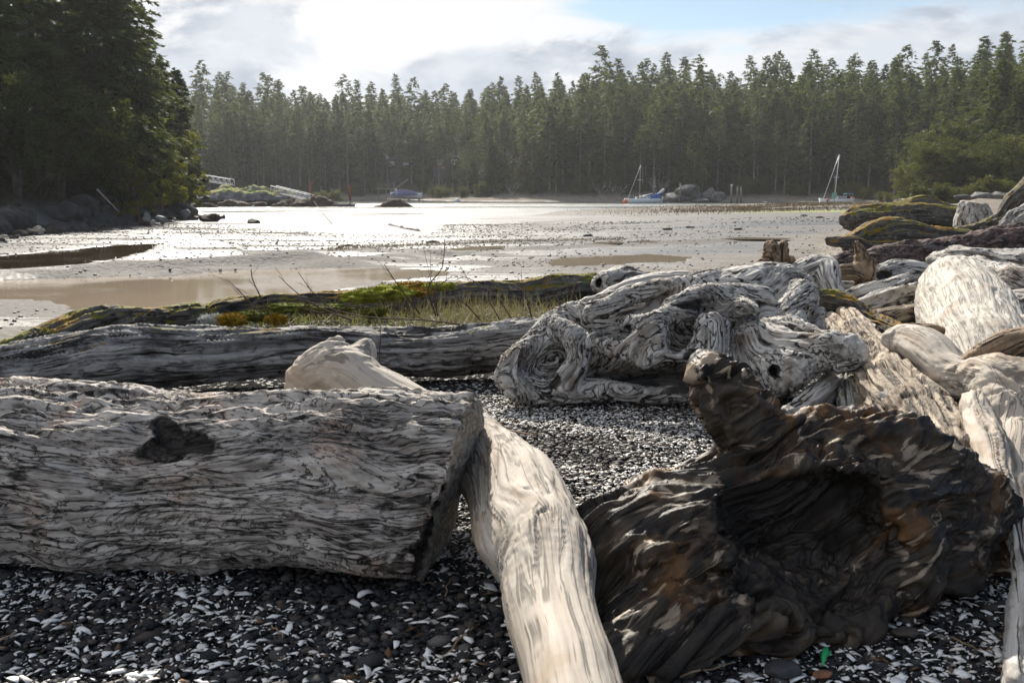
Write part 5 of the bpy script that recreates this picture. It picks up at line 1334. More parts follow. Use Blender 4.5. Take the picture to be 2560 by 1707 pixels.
MAD = broadleaf(42, 8.0, 4.2, 17, 5, 70, 0.12, 0.65, M_REDTRUNK, M_MADRONE, 2, 0.1)
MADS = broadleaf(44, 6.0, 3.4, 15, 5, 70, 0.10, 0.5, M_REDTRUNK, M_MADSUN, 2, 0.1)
MADG = broadleaf(45, 8.5, 4.6, 20, 5, 70, 0.12, 0.7, M_REDTRUNK, M_MADGREEN, 3, 0.1)
BR = broadleaf(43, 2.6, 1.9, 9, 4, 60, 0.10, 0.55, M_TRUNK, M_BRUSH, 3, 0.05)
GB = 'leafy trees under the firs on the left point'
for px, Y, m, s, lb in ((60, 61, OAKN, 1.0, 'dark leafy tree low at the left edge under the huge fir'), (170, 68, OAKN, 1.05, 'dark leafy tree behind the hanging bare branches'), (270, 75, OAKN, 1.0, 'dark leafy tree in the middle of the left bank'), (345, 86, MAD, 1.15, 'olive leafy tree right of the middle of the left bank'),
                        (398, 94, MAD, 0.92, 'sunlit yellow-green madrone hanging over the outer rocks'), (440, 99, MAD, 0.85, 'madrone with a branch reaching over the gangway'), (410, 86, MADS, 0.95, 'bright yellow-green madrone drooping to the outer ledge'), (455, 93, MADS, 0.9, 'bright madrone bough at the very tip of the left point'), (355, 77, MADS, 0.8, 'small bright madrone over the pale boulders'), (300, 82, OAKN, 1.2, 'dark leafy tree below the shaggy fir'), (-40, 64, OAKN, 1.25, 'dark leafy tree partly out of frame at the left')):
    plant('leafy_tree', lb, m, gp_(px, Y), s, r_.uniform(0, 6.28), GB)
# right slope: madrones and pale firs in the sun
GR = 'leafy trees on the right bank'
for px, Y, m, s, lb in ((2330, 160, MADG, 1.25, 'large sunlit madrone low on the right bank'), (2262, 172, MADG, 0.85, 'small madrone leaning over the water on the right bank'), (2400, 156, MADG, 1.1, 'madrone above the pale rocks on the right bank'), (2470, 154, OAKN, 1.2, 'dark leafy tree right of the big madrone'), (2550, 150, MADG, 1.2, 'madrone cut by the right edge of the photo'), (2380, 176, MADG, 1.75, 'tall round madrone crown behind the sunlit one'), (2480, 172, MADG, 1.7, 'tall madrone second from the right edge'), (2300, 186, OAKN, 1.5, 'dark leafy tree behind the small leaning madrone')):
    plant('leafy_tree', lb, m, gp_(px, Y), s, r_.uniform(0, 6.28), GR)
# cedar by the rock outcrop
tb, T = conifer(77, 16, 0.03, 0.27, 16, 0.6, 0.42, 7, 0.18, 0.35)
plant('conifer', 'broad cone-shaped cedar behind the rock outcrop between the sailboats', (tb.mesh('trunk', M_TRUNK, True), tris(T, 'crown', M_CEDAR)), gp_(1728, 226), 0.95)
# brush along the foot of the far forest
for i in range(46):
    px = r_.uniform(880, 2250); Yq = np.interp(px, [880, 1000, 1150, 1550, 1850, 2100, 2280], [296, 292, 256, 234, 237, 220, 180]) + r_.uniform(-2, 5)
    plant('shrub', 'olive shrub in the brush at the foot of the far forest', BR, gp_(px, Yq), r_.uniform(0.7, 1.5), r_.uniform(0, 6.28), 'shrubs along the foot of the far forest', cat='shrub')
for i in range(14):
    px = r_.uniform(470, 880); plant('shrub', 'dull shrub on the shore behind the islet', BR, gp_(px, r_.uniform(246, 275)), r_.uniform(0.8, 1.4), r_.uniform(0, 6.28), 'shrubs on the shore behind the islet', cat='shrub')
for px, Y in ((2290, 134), (2335, 136), (2375, 143), (2420, 142), (2460, 142), (2500, 143), (2545, 141)):
    plant('shrub', 'dark shrub growing among the pale rocks of the right bank', BR, gp_(px, Y), r_.uniform(0.8, 1.3), r_.uniform(0, 6.28), 'shrubs among the rocks of the right bank', cat='shrub')
# dead grey brush
for px, Y, lb, s in ((1540, 226, 'grey leafless bush at the shore left of the ketch', 3), (1500, 229, 'spreading grey dead bush left of the ketch', 4), (1640, 228, 'leaning silver dead tree behind the ketch', 5), (1280, 246, 'bare grey bush on the middle of the far shore', 6), (985, 292, 'bare grey bush above the tarped boat', 7), (1100, 280, 'tangle of grey stems right of the tarped boat', 8)):
    b0 = np.array(gp_(px, Y)); rows = [[b0, b0 + [q * 0.4, 0, 1.4], b0 + [q * 1.0, -0.3, 2.6], b0 + [q * 1.5, -0.5, 3.2 + 0.6 * (s % 3)]] for q in (-1.4, -0.5, 0.6, 1.5)]
    twig_tree(rows, 0.07, lb, 'bare_bush', s, M_GREYTRUNK, 3, 0.6, (3, 6), None, 'shrub', 3, 0.7)
for px, py0, py1, Y, lb, s in ((105, 500, 330, 58, 'pale bare branches hanging above the left bank', 11), (60, 480, 400, 55, 'bare grey branches drooping at the left edge', 12), (330, 500, 420, 76, 'bare sapling leaning out of the left bank', 13)):
    b0 = at(px, py0, Y); e = at(px + 25, py1, Y); rows = [[b0, b0 * 0.6 + e * 0.4 + [0.5, 0, 0], e], [b0, b0 * 0.5 + e * 0.5 + [-0.6, 0, 0], e + [-1.6, 0, -0.4]], [b0 + [0.5, 0, 0], b0 * 0.5 + e * 0.5 + [0.9, 0, 0], e + [1.0, 0, -0.8]]]
    twig_tree(rows, 0.028, lb, 'bare_branches', s, M_DARKTRUNK, 3, 0.6, (3, 5), None, 'branches', 3, 0.6)
# ------------------------------------------------------------------ rocks
M_DARKROCK = rock_mat('dark_wet_rock', (0.05, 0.045, 0.042), (0.12, 0.11, 0.10)); M_PALEROCK = rock_mat('pale_rock', (0.22, 0.21, 0.20), (0.40, 0.39, 0.37))
M_WEED = rock_mat('rockweed', (0.045, 0.028, 0.018), (0.10, 0.065, 0.040)); M_LICHROCK = rock_mat('lichened_rock', (0.10, 0.095, 0.09), (0.26, 0.25, 0.24), (0.14, 0.13, 0.05))
def rock_at(px, py, Y, w, h, label, mat, seed, group=None, d=0.8, sub=3, name='boulder'):
    c = at(px, py, Y); k = Y / FPX
    return stone(name, label, c, (w * k / 2, w * k / 2 * d, h * k / 2 * 1.15), seed, mat, 'rock', r_.uniform(-0.4, 0.4), sub, 0.35, group)
rock_at(405, 547, 72, 36, 22, 'pale rounded boulder, the largest of the three on the left mudflat', M_PALEROCK, 1)
rock_at(366, 545, 71, 24, 24, 'pale speckled boulder leaning left of the largest pale one', M_PALEROCK, 2)
rock_at(381, 555, 69, 20, 14, 'small pale boulder in front of the other two pale ones', M_PALEROCK, 3)
rock_at(92, 586, 52, 62, 40, 'dark pointed rock at the foot of the left bank', M_DARKROCK, 4)
rock_at(12, 598, 49, 40, 24, 'dark rock cut by the left edge of the photo', M_DARKROCK, 5)
rock_at(445, 526, 92, 90, 44, 'broad dark ledge jutting from the left point', M_DARKROCK, 6)
rock_at(462, 537, 88, 40, 26, 'grey slab leaning on the broad dark ledge', M_PALEROCK, 7)
rock_at(528, 549, 84, 64, 24, 'weedy brown rock at the tip of the left point', M_WEED, 8)
rock_at(634, 556, 80, 36, 18, 'lone dark rock in the shallows off the left point', M_DARKROCK, 9)
rock_at(452, 480, 112, 44, 62, 'tall mossy rock face under the outer madrone', M_LICHROCK, 10)
GD = 'dark boulders strewn along the left bank'
for i in range(95):
    t = r_.uniform(0, 1) ** 1.2; px = -40 + 600 * t; Yb = np.interp(px, [-40, 0, 120, 300, 420, 560], [44, 46, 54, 70, 84, 92]) + r_.normal(0, 2.2) + 2.0
    x = at(px, 560, Yb)[0]; s = r_.uniform(0.18, 0.75) ** 1.1 * (0.7 if px > 430 else 1)
    o = stone('boulder', 'dark wet boulder strewn along the foot of the left bank', (x, Yb, gz(x, Yb) + s * 0.15), (s, s * 0.8, s * 0.6), 40 + i % 14, M_DARKROCK if r_.uniform() < 0.8 else M_WEED, 'rock', r_.uniform(0, 6.28), 2, 0.35, GD)
for i in range(40):
    px = r_.uniform(-30, 430); Yb = np.interp(px, [-40, 0, 120, 300, 420, 560], [48, 51, 60, 78, 92, 98]) + r_.uniform(0, 4)
    x = at(px, 520, Yb)[0]; s = r_.uniform(0.4, 1.3)
    stone('boulder', 'shadowed boulder on the slope of the left bank', (x, Yb, gz(x, Yb) + s * 0.2), (s, s * 0.8, s * 0.7), 60 + i % 9, M_DARKROCK, 'rock', r_.uniform(0, 6.28), 2, 0.35, 'shadowed boulders on the slope of the left bank')
# fallen pale branch on the left bank
b = MB(); b.tube(catmull([at(243, 474, 66), at(268, 500, 65), at(298, 530, 64)], 4), np.linspace(0.07, 0.03, 9), 7); tag(b.build('fallen_branch', M_GREYTRUNK, None, True), 'pale fallen branch slanting down the left bank', 'branch')

# islet with grass cap, weed skirts
def rock_solid(name, label, rows, cell, mat, seed, k=0.5, warp=0.5, cat='rock', disp=((0.9, 1, 0.35, 'fbm'), (2.5, 1, 0.14, 'ridge'))):
    V, F, A = wood([px_limb(list(r), 4, squash=sq) for r, sq in rows], cell, k=k, warp=warp, warp_f=0.5, disp=disp, seed=seed)
    return tag(link(name, mesh_from(name, V, F, mat, True)), label, cat)
def islet_mat():
    t = NT('islet_rock_and_turf'); p = t.pos(); ge = t.node('ShaderNodeNewGeometry'); sp = t.node('ShaderNodeSeparateXYZ'); t.L.new(ge.outputs['Normal'], sp.inputs[0]); pz = t.node('ShaderNodeSeparateXYZ'); t.L.new(p, pz.inputs[0])
    n = t.noise(p, 0.9, 6, 0.7)
    c = t.mix(t.range(n, 0.35, 0.65), (0.10, 0.10, 0.105), (0.26, 0.26, 0.265))
    c = t.mix(t.range(t.math('ADD', pz.outputs[2], t.math('MULTIPLY', n, 0.6)), 0.05, -0.15), c, (0.05, 0.032, 0.022))
    g = t.range(t.math('ADD', sp.outputs[2], t.math('MULTIPLY', n, 0.5)), 0.95, 1.1)
    g = t.math('MULTIPLY', g, t.range(pz.outputs[2], 0.35, 0.6))
    c = t.mix(g, c, t.mix(t.range(t.noise(p, 0.4, 3), 0.4, 0.6), (0.17, 0.22, 0.035), (0.28, 0.24, 0.08)))
    t.bsdf(c, 0.85, t.bump(n, 0.8, 0.4), 0.2); return t.m
rock_solid('islet', 'low rocky islet with green grass cap between the two gangways', [([(500, 512, 164, 30), (560, 502, 165, 28), (640, 500, 166, 28), (720, 503, 166, 22), (770, 512, 165, 12)], ((0, 1, 0), 0.5)), ([(560, 497, 165, 20), (600, 490, 166, 17), (660, 491, 166, 14), (700, 497, 166, 12)], ((0, 1, 0), 0.6))], 0.30, islet_mat(), 41, cat='islet')
for q, (rows, lb) in enumerate((([(560, 520, 160, 12), (600, 517, 160, 13), (660, 521, 160, 10)], 'brown weed-covered rock below the left half of the islet'), ([(690, 521, 159, 10), (750, 513, 160, 16), (810, 514, 160, 14), (880, 523, 160, 6)], 'brown weed-covered rock under the lower gangway'), ([(925, 524, 158, 5), (960, 516, 158, 10), (1000, 516, 158, 10), (1040, 523, 158, 4)], 'brown weed-covered hump alone in the water right of the float'),
                            ([(470, 520, 150, 6), (500, 515, 152, 8), (540, 521, 154, 6)], 'weedy brown rock at the left foot of the islet'))):
    rock_solid('weed_rock', lb, [(rows, ((0, 1, 0), 0.6))], 0.22, M_WEED, 42 + q, disp=((1.2, 1, 0.25, 'fbm'), (3, 1, 0.12, 'ridge')))
def islet_grass(n):
    return r_.uniform(560, 745, n), np.full(n, 480.0), r_.uniform(163, 168, n)
# rock outcrop between the sailboats and rocks on the right bank
GO = 'grey rocks of the outcrop between the sailboats'
for i, (px, py, w, h, lb) in enumerate(((1690, 494, 70, 20, 'long low grey rock at the left of the outcrop'), (1735, 488, 44, 36, 'square-cut grey rock in the middle of the outcrop'), (1772, 486, 40, 44, 'tallest grey rock of the outcrop between the sailboats'), (1800, 495, 40, 26, 'rounded grey rock at the right of the outcrop'), (1722, 476, 80, 24, 'mossy crest of the outcrop'), (1655, 500, 40, 14, 'low grey rock beside the stern of the ketch'), (1750, 502, 60, 12, 'low rock at the waterline of the outcrop'))):
    rock_at(px, py, 214 + (i % 3), w, h, lb, M_LICHROCK, 20 + i, GO)
for i, (px, py, w, h, lb) in enumerate(((2302, 482, 52, 42, 'pale rounded rock at the left end of the right bank'), (2352, 486, 36, 34, 'pale upright rock second from the left on the right bank'), (2400, 490, 70, 22, 'flat pale rock in the middle of the right bank'), (2450, 488, 60, 26, 'mossy pale rock on the right bank'), (2510, 488, 70, 30, 'grey rock furthest right on the right bank'), (2260, 498, 40, 12, 'low dark rock at the water left of the pale rocks'))):
    rock_at(px, py + 4, 138 + i % 2, w * 1.15, h * 0.8, lb, M_LICHROCK, 30 + i, 'rocks on the right bank')

rock_solid('weed_line', 'dark ridge of weed and mud slanting through the bright shallows', [([(920, 556, 86, 2.0), (970, 564, 77, 3.2), (1030, 576, 67, 3.4), (1090, 584, 62, 2.0)], None)], 0.06, M_WEED, 52, 0.1, 0.1, 'weed', ((3, 1, 0.06, 'fbm'),))
# ------------------------------------------------------------------ gangways, pilings, floats
M_ALU = plain('aluminium', (0.62, 0.64, 0.66), 0.4, 0.5, 0.08, 2); M_WHITE = plain('white_gelcoat', (0.78, 0.78, 0.76), 0.35, 0.5, 0.04, 1); M_BLUE = plain('blue_canvas', (0.03, 0.13, 0.42), 0.7, 0.3, 0.15, 2)
M_TARP = plain('purple_blue_tarp', (0.10, 0.105, 0.24), 0.6, 0.4, 0.15, 1); M_DECK = plain('weathered_planks', (0.28, 0.25, 0.21), 0.85, 0.2, 0.2, 3); M_RUST = plain('rust_red_steel', (0.28, 0.065, 0.035), 0.7, 0.3, 0.2, 3); M_PILE = plain('grey_piling', (0.27, 0.25, 0.22), 0.85, 0.2, 0.25, 2)
M_ROPE = plain('grey_rope', (0.22, 0.19, 0.16), 0.9, 0.1, 0.1, 5); M_TEAL = plain('teal_canvas', (0.12, 0.36, 0.45), 0.7, 0.3, 0.1, 2); M_GREY = plain('grey_canvas', (0.36, 0.37, 0.42), 0.7, 0.3, 0.1, 2); M_RED = plain('coral_fender', (0.75, 0.16, 0.13), 0.4, 0.5, 0.05, 2); M_ORANGE = plain('orange_buoy', (0.75, 0.20, 0.06), 0.4, 0.5, 0.05, 2)
M_DARKGLASS = plain('dark_glass', (0.02, 0.025, 0.03), 0.15, 0.5, 0.1, 2)
def gangway(a, c, h, w, label, bays):
    a, c = np.asarray(a, float), np.asarray(c, float); o = thing('gangway', label, 'gangway', a); c = c - a; a = a * 0
    t = (c - a) / np.linalg.norm(c - a); s = np.cross(t, [0, 0, 1.0]); s /= np.linalg.norm(s)
    for q in (-1, 1):
        for z in (0, h):
            b = MB(); b.bar(a + s * q * w / 2 + [0, 0, z], c + s * q * w / 2 + [0, 0, z], 0.10, 0.10); b.build('chord', M_ALU, o)
        for k in range(bays + 1):
            p = a + (c - a) * k / bays + s * q * w / 2
            b = MB(); b.bar(p + [0, 0, 0.05], p + [0, 0, h - 0.05], 0.06); b.build('post', M_ALU, o)
            if k < bays:
                p2 = a + (c - a) * (k + 1) / bays + s * q * w / 2; m = (p + p2) / 2
                b = MB(); b.bar(p + [0, 0, h - 0.05], m + [0, 0, 0.05], 0.05); b.build('brace', M_ALU, o); b = MB(); b.bar(m + [0, 0, 0.05], p2 + [0, 0, h - 0.05], 0.05); b.build('brace', M_ALU, o)
    b = MB(); b.bar(a + [0, 0, 0.09], c + [0, 0, 0.09], w - 0.16, 0.05); b.build('deck', M_DECK, o)
    return o
gangway(at(392, 432, 172), at(581, 464, 167), 0.95, 1.2, 'upper aluminium gangway reaching from the left point to the islet', 14)
gangway(at(684, 479, 166), at(778, 502, 161), 0.92, 1.2, 'lower aluminium gangway sloping from the islet to the weedy rock', 9)
b = MB(); b.box(at(676, 475, 166.5), (1.6, 1.8, 0.4)); tag(b.build('landing_block', M_DECK), 'dark landing block at the head of the lower gangway', 'landing')
def piling(px, top, Y, w, label, mats, group=None, split=0.5, zb=None):
    p = at(px, top, Y); zb = gz(p[0], Y) - 0.2 if zb is None else zb; r = w * Y / FPX / 2
    o = thing('piling', label, 'piling', (p[0], Y, zb), 0, group); h = p[2] - zb
    b = MB(); b.tube([(0, 0, 0), (0, 0, h * split)], r, 10, True); b.build('lower_shaft', mats[0], o, True)
    b = MB(); b.tube([(0, 0, h * split + 0.002), (0.02, 0, h)], r * 1.04, 10, True); b.build('upper_shaft', mats[1], o, True)
    b = MB(); b.tube([(0.02, 0, h), (0.02, 0, h + 0.12)], [r * 1.15, r * 0.7], 10, True); b.build('cap', mats[2], o, True)
piling(777, 455, 163, 5, 'rust-red steel piling at the foot of the lower gangway', (M_PILE, M_RUST, M_RUST), None, 0.45)
piling(874, 463, 163, 5, 'rust-red steel piling at the float right of the lower gangway', (M_PILE, M_RUST, M_RUST), None, 0.45)
for px, top, lb in ((1829, 467, 'left of the three grey pilings beyond the sand bar'), (1844, 467, 'middle of the three grey pilings beyond the sand bar'), (1853, 468, 'right of the three grey pilings beyond the sand bar')):
    piling(px, top, 196, 4, lb, (M_DARKROCK, M_PILE, M_WHITE if px == 1829 else M_PILE), 'three grey pilings beyond the sand bar', 0.4)
piling(1701, 459, 210, 4, 'single thin piling in front of the rock outcrop', (M_DARKROCK, M_PILE, M_PILE), None, 0.4)
def float_dock(px0, px1, py, Y, label, wid=2.0):
    a, c = at(px0, py, Y), at(px1, py, Y); o = thing('float', label, 'dock', ((a[0] + c[0]) / 2, Y, SEA)); L_ = c[0] - a[0]
    for k in range(8):
        b = MB(); b.box((-L_ / 2 + L_ * (k + 0.5) / 8, 0, 0.42), (L_ / 8 - 0.03, wid, 0.07)); b.build('plank', M_DECK, o)
    b = MB(); b.box((0, -wid / 2 + 0.1, 0.28), (L_, 0.12, 0.2)); b.build('side_beam', M_DECK, o)
    for k in (-0.36, 0, 0.36):
        b = MB(); b.tube([(L_ * k, -wid / 2 + 0.2, 0.1), (L_ * k, wid / 2 - 0.2, 0.1)], 0.18, 10); b.build('float_drum', M_WHITE, o, True)
    return o
float_dock(836, 890, 516, 160, 'low plank float beside the second rust-red piling')
fo = float_dock(986, 1058, 499, 262, 'plank float carrying the tarped boat', 2.6)
b = MB(); b.tube(catmull([at(784, 502, 161), at(800, 524, 128), at(830, 560, 78.5)], 8), 0.035, 5); tag(b.build('mooring_rope', M_ROPE, None, True), 'thin mooring rope running from the lower gangway into the shallows', 'rope')

# ------------------------------------------------------------------ boats
def hull_mesh(Ln, B, H, sheer=0.18, n=13, m=7, dz=0.0):
    V, F = [], []
    for i in range(n):
        t = i / (n - 1); x = -Ln / 2 + Ln * t
        w = B / 2 * (math.sin(math.pi * min(1, t * 0.62 + 0.06)) ** 0.75 if t < 0.75 else (math.sin(math.pi * (0.75 * 0.62 + 0.06)) ** 0.75) * (1 - 0.35 * (t - 0.75) / 0.25))
        top = H * (1 + sheer * (2 * t - 0.9) ** 2); rake = -0.35 * H * (1 - t) ** 3
        for j in range(m):
            a = math.pi * j / (m - 1); y = -math.cos(a) * w * (0.72 + 0.28 * abs(math.cos(a))); z = top - (top + dz + 0.35 * H) * math.sin(a) ** 0.8
            V.append((x + rake * (z / top if z > 0 else 0), y, z))
    for i in range(n - 1):
        for j in range(m - 1): F.append([i * m + j, i * m + j + 1, (i + 1) * m + j + 1, (i + 1) * m + j])
        F.append([i * m, (i + 1) * m, (i + 1) * m + m - 1, i * m + m - 1])
    F.append([j for j in range(m)][::-1]); F.append([(n - 1) * m + j for j in range(m)])
    return V, F
def spar(o, name, a, c, r, mat, n=8): b = MB(); b.tube([a, c], [r, r * 0.8], n); return b.build(name, mat, o, True)
Yk = 203.0; k = Yk / FPX; c0 = at(1612, 508, Yk)
o = thing('sailboat', 'white two-masted sailboat with blue canvas moored before the far beach', 'sailboat', (c0[0], Yk, SEA), R(4))
V, F = hull_mesh(7.0, 2.3, 0.85); b = MB(); b.add(V, F); hu = b.build('hull', M_WHITE, o, True)
b = MB(); b.box((0.2, 0, 0.06), (5.6, 2.06, 0.10)); b.build('waterline_stripe', M_TEAL, hu)
b = MB(); b.box((-0.4, 0, 1.05), (2.9, 1.4, 0.42)); cb = b.build('cabin', M_WHITE, o)
for x in (-1.5, -0.8, -0.1, 0.6):
    b = MB(); b.box((x, -0.705, 1.08), (0.34, 0.03, 0.16)); b.build('window', M_DARKGLASS, cb)
b = MB(); b.box((2.1, 0, 1.12), (2.3, 1.75, 0.62)); b.build('cockpit_cover', M_BLUE, o)
mx = (1597 - 1612) * k; mh = (508 - 414) * k
ms = spar(o, 'main_mast', (mx, 0, 0.8), (mx + 0.32, 0, mh), 0.075, M_DECK); spar(ms, 'spreader', (mx + 0.1, -0.7, mh * 0.6), (mx + 0.1, 0.7, mh * 0.6), 0.05, M_ALU); spar(ms, 'spreader', (mx - 0.35, 0, mh * 0.6), (mx + 0.55, 0, mh * 0.6), 0.05, M_ALU)
spar(o, 'furled_jib', (-3.45, 0, 1.0), (mx + 0.28, 0, mh * 0.985), 0.055, M_ALU)
spar(o, 'boom', (mx + 0.1, 0, 1.25), (mx + 2.8, 0, 1.95), 0.11, M_WHITE); b = MB(); b.tube([(mx + 0.12, 0, 0.9), (mx + 0.18, 0, 1.7), (mx + 0.5, 0, 1.35)], [0.16, 0.08, 0.1], 7); b.build('sail_bundle', M_WHITE, o, True)
zx = (1634 - 1612) * k; zh = (508 - 444) * k
mz = spar(o, 'mizzen_mast', (zx, 0, 0.8), (zx + 0.25, 0, zh), 0.06, M_DECK); spar(mz, 'spreader', (zx - 0.2, 0, zh * 0.62), (zx + 0.5, 0, zh * 0.62), 0.04, M_ALU)
b = MB(); b.tube([(zx - 0.05, 0, 1.35), (zx + 0.9, 0, 1.75), (zx + 2.0, 0, 2.1)], [0.26, 0.22, 0.1], 8); b.build('mizzen_sail_cover', M_BLUE, o, True)
for x in (-3.3, -2.4): spar(o, 'rail_post', (x, -0.4, 0.95), (x, -0.4, 1.6), 0.02, M_ALU, 5)
spar(o, 'rail', (-3.4, -0.4, 1.58), (-2.3, -0.5, 1.5), 0.02, M_ALU, 5)
# dinghy lying on the beach behind
c1 = at(1653, 482, 218); o = thing('dinghy', 'small white dinghy tipped up on the shore behind the ketch', 'boat', c1, R(10)); o.rotation_euler = (R(-35), R(-38), R(10))
V, F = hull_mesh(1.9, 0.9, 0.35); b = MB(); b.add(V, F); b.build('hull', M_WHITE, o, True); b = MB(); b.box((0.2, 0, 0.32), (0.22, 0.7, 0.05)); b.build('seat', M_DECK, o)

Ys = 186.0; k = Ys / FPX; c0 = at(2092, 509, Ys)
o = thing('sailboat', 'single-masted white sailboat with teal awning behind the sand bar', 'sailboat', (c0[0], Ys, SEA), R(3))
V, F = hull_mesh(6.1, 2.1, 0.95); b = MB(); b.add(V, F); b.build('hull', M_WHITE, o, True)
b = MB(); b.box((0.75, 0, 1.22), (1.7, 1.3, 0.55)); b.build('cabin_cover', M_GREY, o)
mx = (2085 - 2092) * k; mh = (509 - 389) * k
ms = spar(o, 'mast', (mx, 0, 0.9), (mx + 0.55, 0, mh), 0.085, M_WHITE); spar(ms, 'spreader', (mx - 0.25, 0, mh * 0.55), (mx + 0.75, 0, mh * 0.55), 0.045, M_ALU); spar(ms, 'masthead', (mx + 0.4, 0, mh), (mx + 0.75, 0, mh + 0.04), 0.06, M_ALU)
spar(o, 'furled_jib', (-2.6, 0, 0.95), (mx + 0.5, 0, mh * 0.99), 0.06, M_WHITE)
b = MB(); b.box((2.05, 0, 1.95), (1.3, 1.6, 0.07)); b.box((2.05, 0, 2.0), (0.9, 1.2, 0.07)); aw = b.build('awning', M_TEAL, o)
for x in (1.5, 2.6):
    for y in (-0.7, 0.7): spar(aw, 'awning_post', (x, y, 0.95), (x, y, 1.93), 0.025, M_ALU, 5)
b = MB(); b.box((1.9, -0.5, 1.25), (0.7, 0.4, 0.5)); b.build('helm_console', M_DARKGLASS, o); b = MB(); b.box((2.75, 0, 1.15), (0.25, 0.9, 0.5)); b.build('stern_locker', M_RED, o)
b = MB(); b.tube([(-2.05, -0.75, 0.55), (-2.05, -0.75, 0.7), (-2.05, -0.75, 0.95), (-2.05, -0.75, 1.05)], [0.1, 0.22, 0.22, 0.08], 10); b.build('fender', M_RED, o, True)
spar(o, 'bowsprit', (-3.45, 0, 1.1), (-2.4, 0, 1.05), 0.06, M_WHITE)
# tarped motor boat
Yt = 262.0; k = Yt / FPX; c0 = at(1015, 497, Yt)
o = thing('covered_boat', 'motor boat under a purple-blue tarp on the plank float', 'boat', (c0[0], Yt, SEA + 0.46), 0)
V, F = hull_mesh(8.0, 2.6, 0.95); b = MB(); b.add([(-x, y, z + 0.35) for x, y, z in V], [f[::-1] for f in F]); b.build('hull', M_WHITE, o, True)
secs = [(-4.1, 1.0, 0.75, 0.9), (-3.3, 1.3, 0.6, 1.75), (-1.6, 1.4, 0.6, 2.35), (0.2, 1.35, 0.65, 2.2), (2.2, 1.1, 0.8, 1.75), (3.9, 0.35, 1.0, 1.35)]
V, F = [], []
for x, w, z0, z1 in secs: V += [(x, -w, z0), (x, -w * 0.9, (z0 + z1) / 2), (x, -w * 0.35, z1), (x, w * 0.35, z1), (x, w * 0.9, (z0 + z1) / 2), (x, w, z0)]
for i in range(len(secs) - 1):
    for j in range(5): F.append([i * 6 + j, i * 6 + j + 1, (i + 1) * 6 + j + 1, (i + 1) * 6 + j])
F += [[0, 1, 2, 3, 4, 5], [30, 35, 34, 33, 32, 31]]
b = MB(); b.add(V, F); b.build('tarp', M_TARP, o, False)
for x in (-2.3, 3.6): spar(o, 'support_post', (x, -1.45, 0), (x, -1.45, 2.2 if x < 0 else 1.6), 0.06, M_WHITE, 6)
# pier deck with stairs
Yp = 276.0; c0 = at(965, 472, Yp); o = thing('pier', 'small wooden pier deck with railing and stairs left of the tarped boat', 'pier', (c0[0], Yp, gz(c0[0], Yp)))
hz = c0[2] - o.location.z
b = MB(); b.box((0, 0, hz), (5.0, 2.2, 0.3)); b.build('deck', M_DECK, o)
for x in (-2.3, -1.2, -0.1, 1.0, 2.3): spar(o, 'rail_post', (x, -1.0, hz), (x, -1.0, hz + 1.2), 0.05, M_DECK, 5)
b = MB(); b.box((0, -1.0, hz + 1.2), (4.8, 0.1, 0.1)); b.build('rail', M_DECK, o)
for x in (-2.2, 0, 2.2): spar(o, 'support_post', (x, 0.5, 0), (x, 0.5, hz), 0.12, M_DECK, 6)
for q in (0, 0.9): b = MB(); b.bar((2.5, q, hz), (6.0, q + 0.6, hz + 2.6), 0.14, 0.25); b.build('stringer', M_DECK, o)
for i in range(9): b = MB(); b.box((2.7 + 0.38 * i, 0.45 + 0.066 * i, hz + 0.28 + 0.28 * i), (0.3, 0.9, 0.06)); b.build('step', M_DECK, o)
b = MB(); b.bar((2.6, -0.3, hz), (4.6, -1.2, hz - 2.2), 0.9, 0.12); b.build('ramp', M_ALU, o)
# buoys
for px, py, Y, m, lb, r0 in ((1143, 502, 215, M_WHITE, 'white mooring buoy in front of the middle of the far beach', 0.75), (1563, 507, 196, M_ORANGE, 'orange mooring buoy left of the two-masted sailboat', 0.62)):
    c = at(px, py, Y); o = thing('buoy', lb, 'buoy', (c[0], Y, SEA))
    b = MB(); b.tube([(0, 0, -0.3), (0, 0, -0.1), (0, 0, 0.2), (0, 0, 0.55), (0, 0, 0.8), (0, 0, 0.95)], np.array([0.2, 0.6, 0.9, 0.75, 0.4, 0.15]) * r0, 12); b.build('float_body', m, o, True)
    b = MB(); b.tube([(0, 0, 0.93), (0, 0, 1.1)], 0.09, 8); b.build('ring_post', M_ALU if px > 1200 else M_DARKGLASS, o, True)
# sign on the sand bar
c = at(2086, 490, 112); g0 = gz(c[0], 112); o = thing('sign', 'green notice board on a post standing on the sand bar', 'sign', (c[0], 112, g0)); hz = c[2] - g0
spar(o, 'post', (0, 0.04, -0.1), (0, 0.04, hz + 0.25), 0.045, M_PILE, 6)
M_SIGN = plain('faded_green_board', (0.20, 0.38, 0.29), 0.6, 0.4, 0.08, 3)
for q in (-0.145, 0.145): b = MB(); b.box((q, -0.03, hz), (0.27, 0.04, 0.66)); b.build('board', M_SIGN, o)

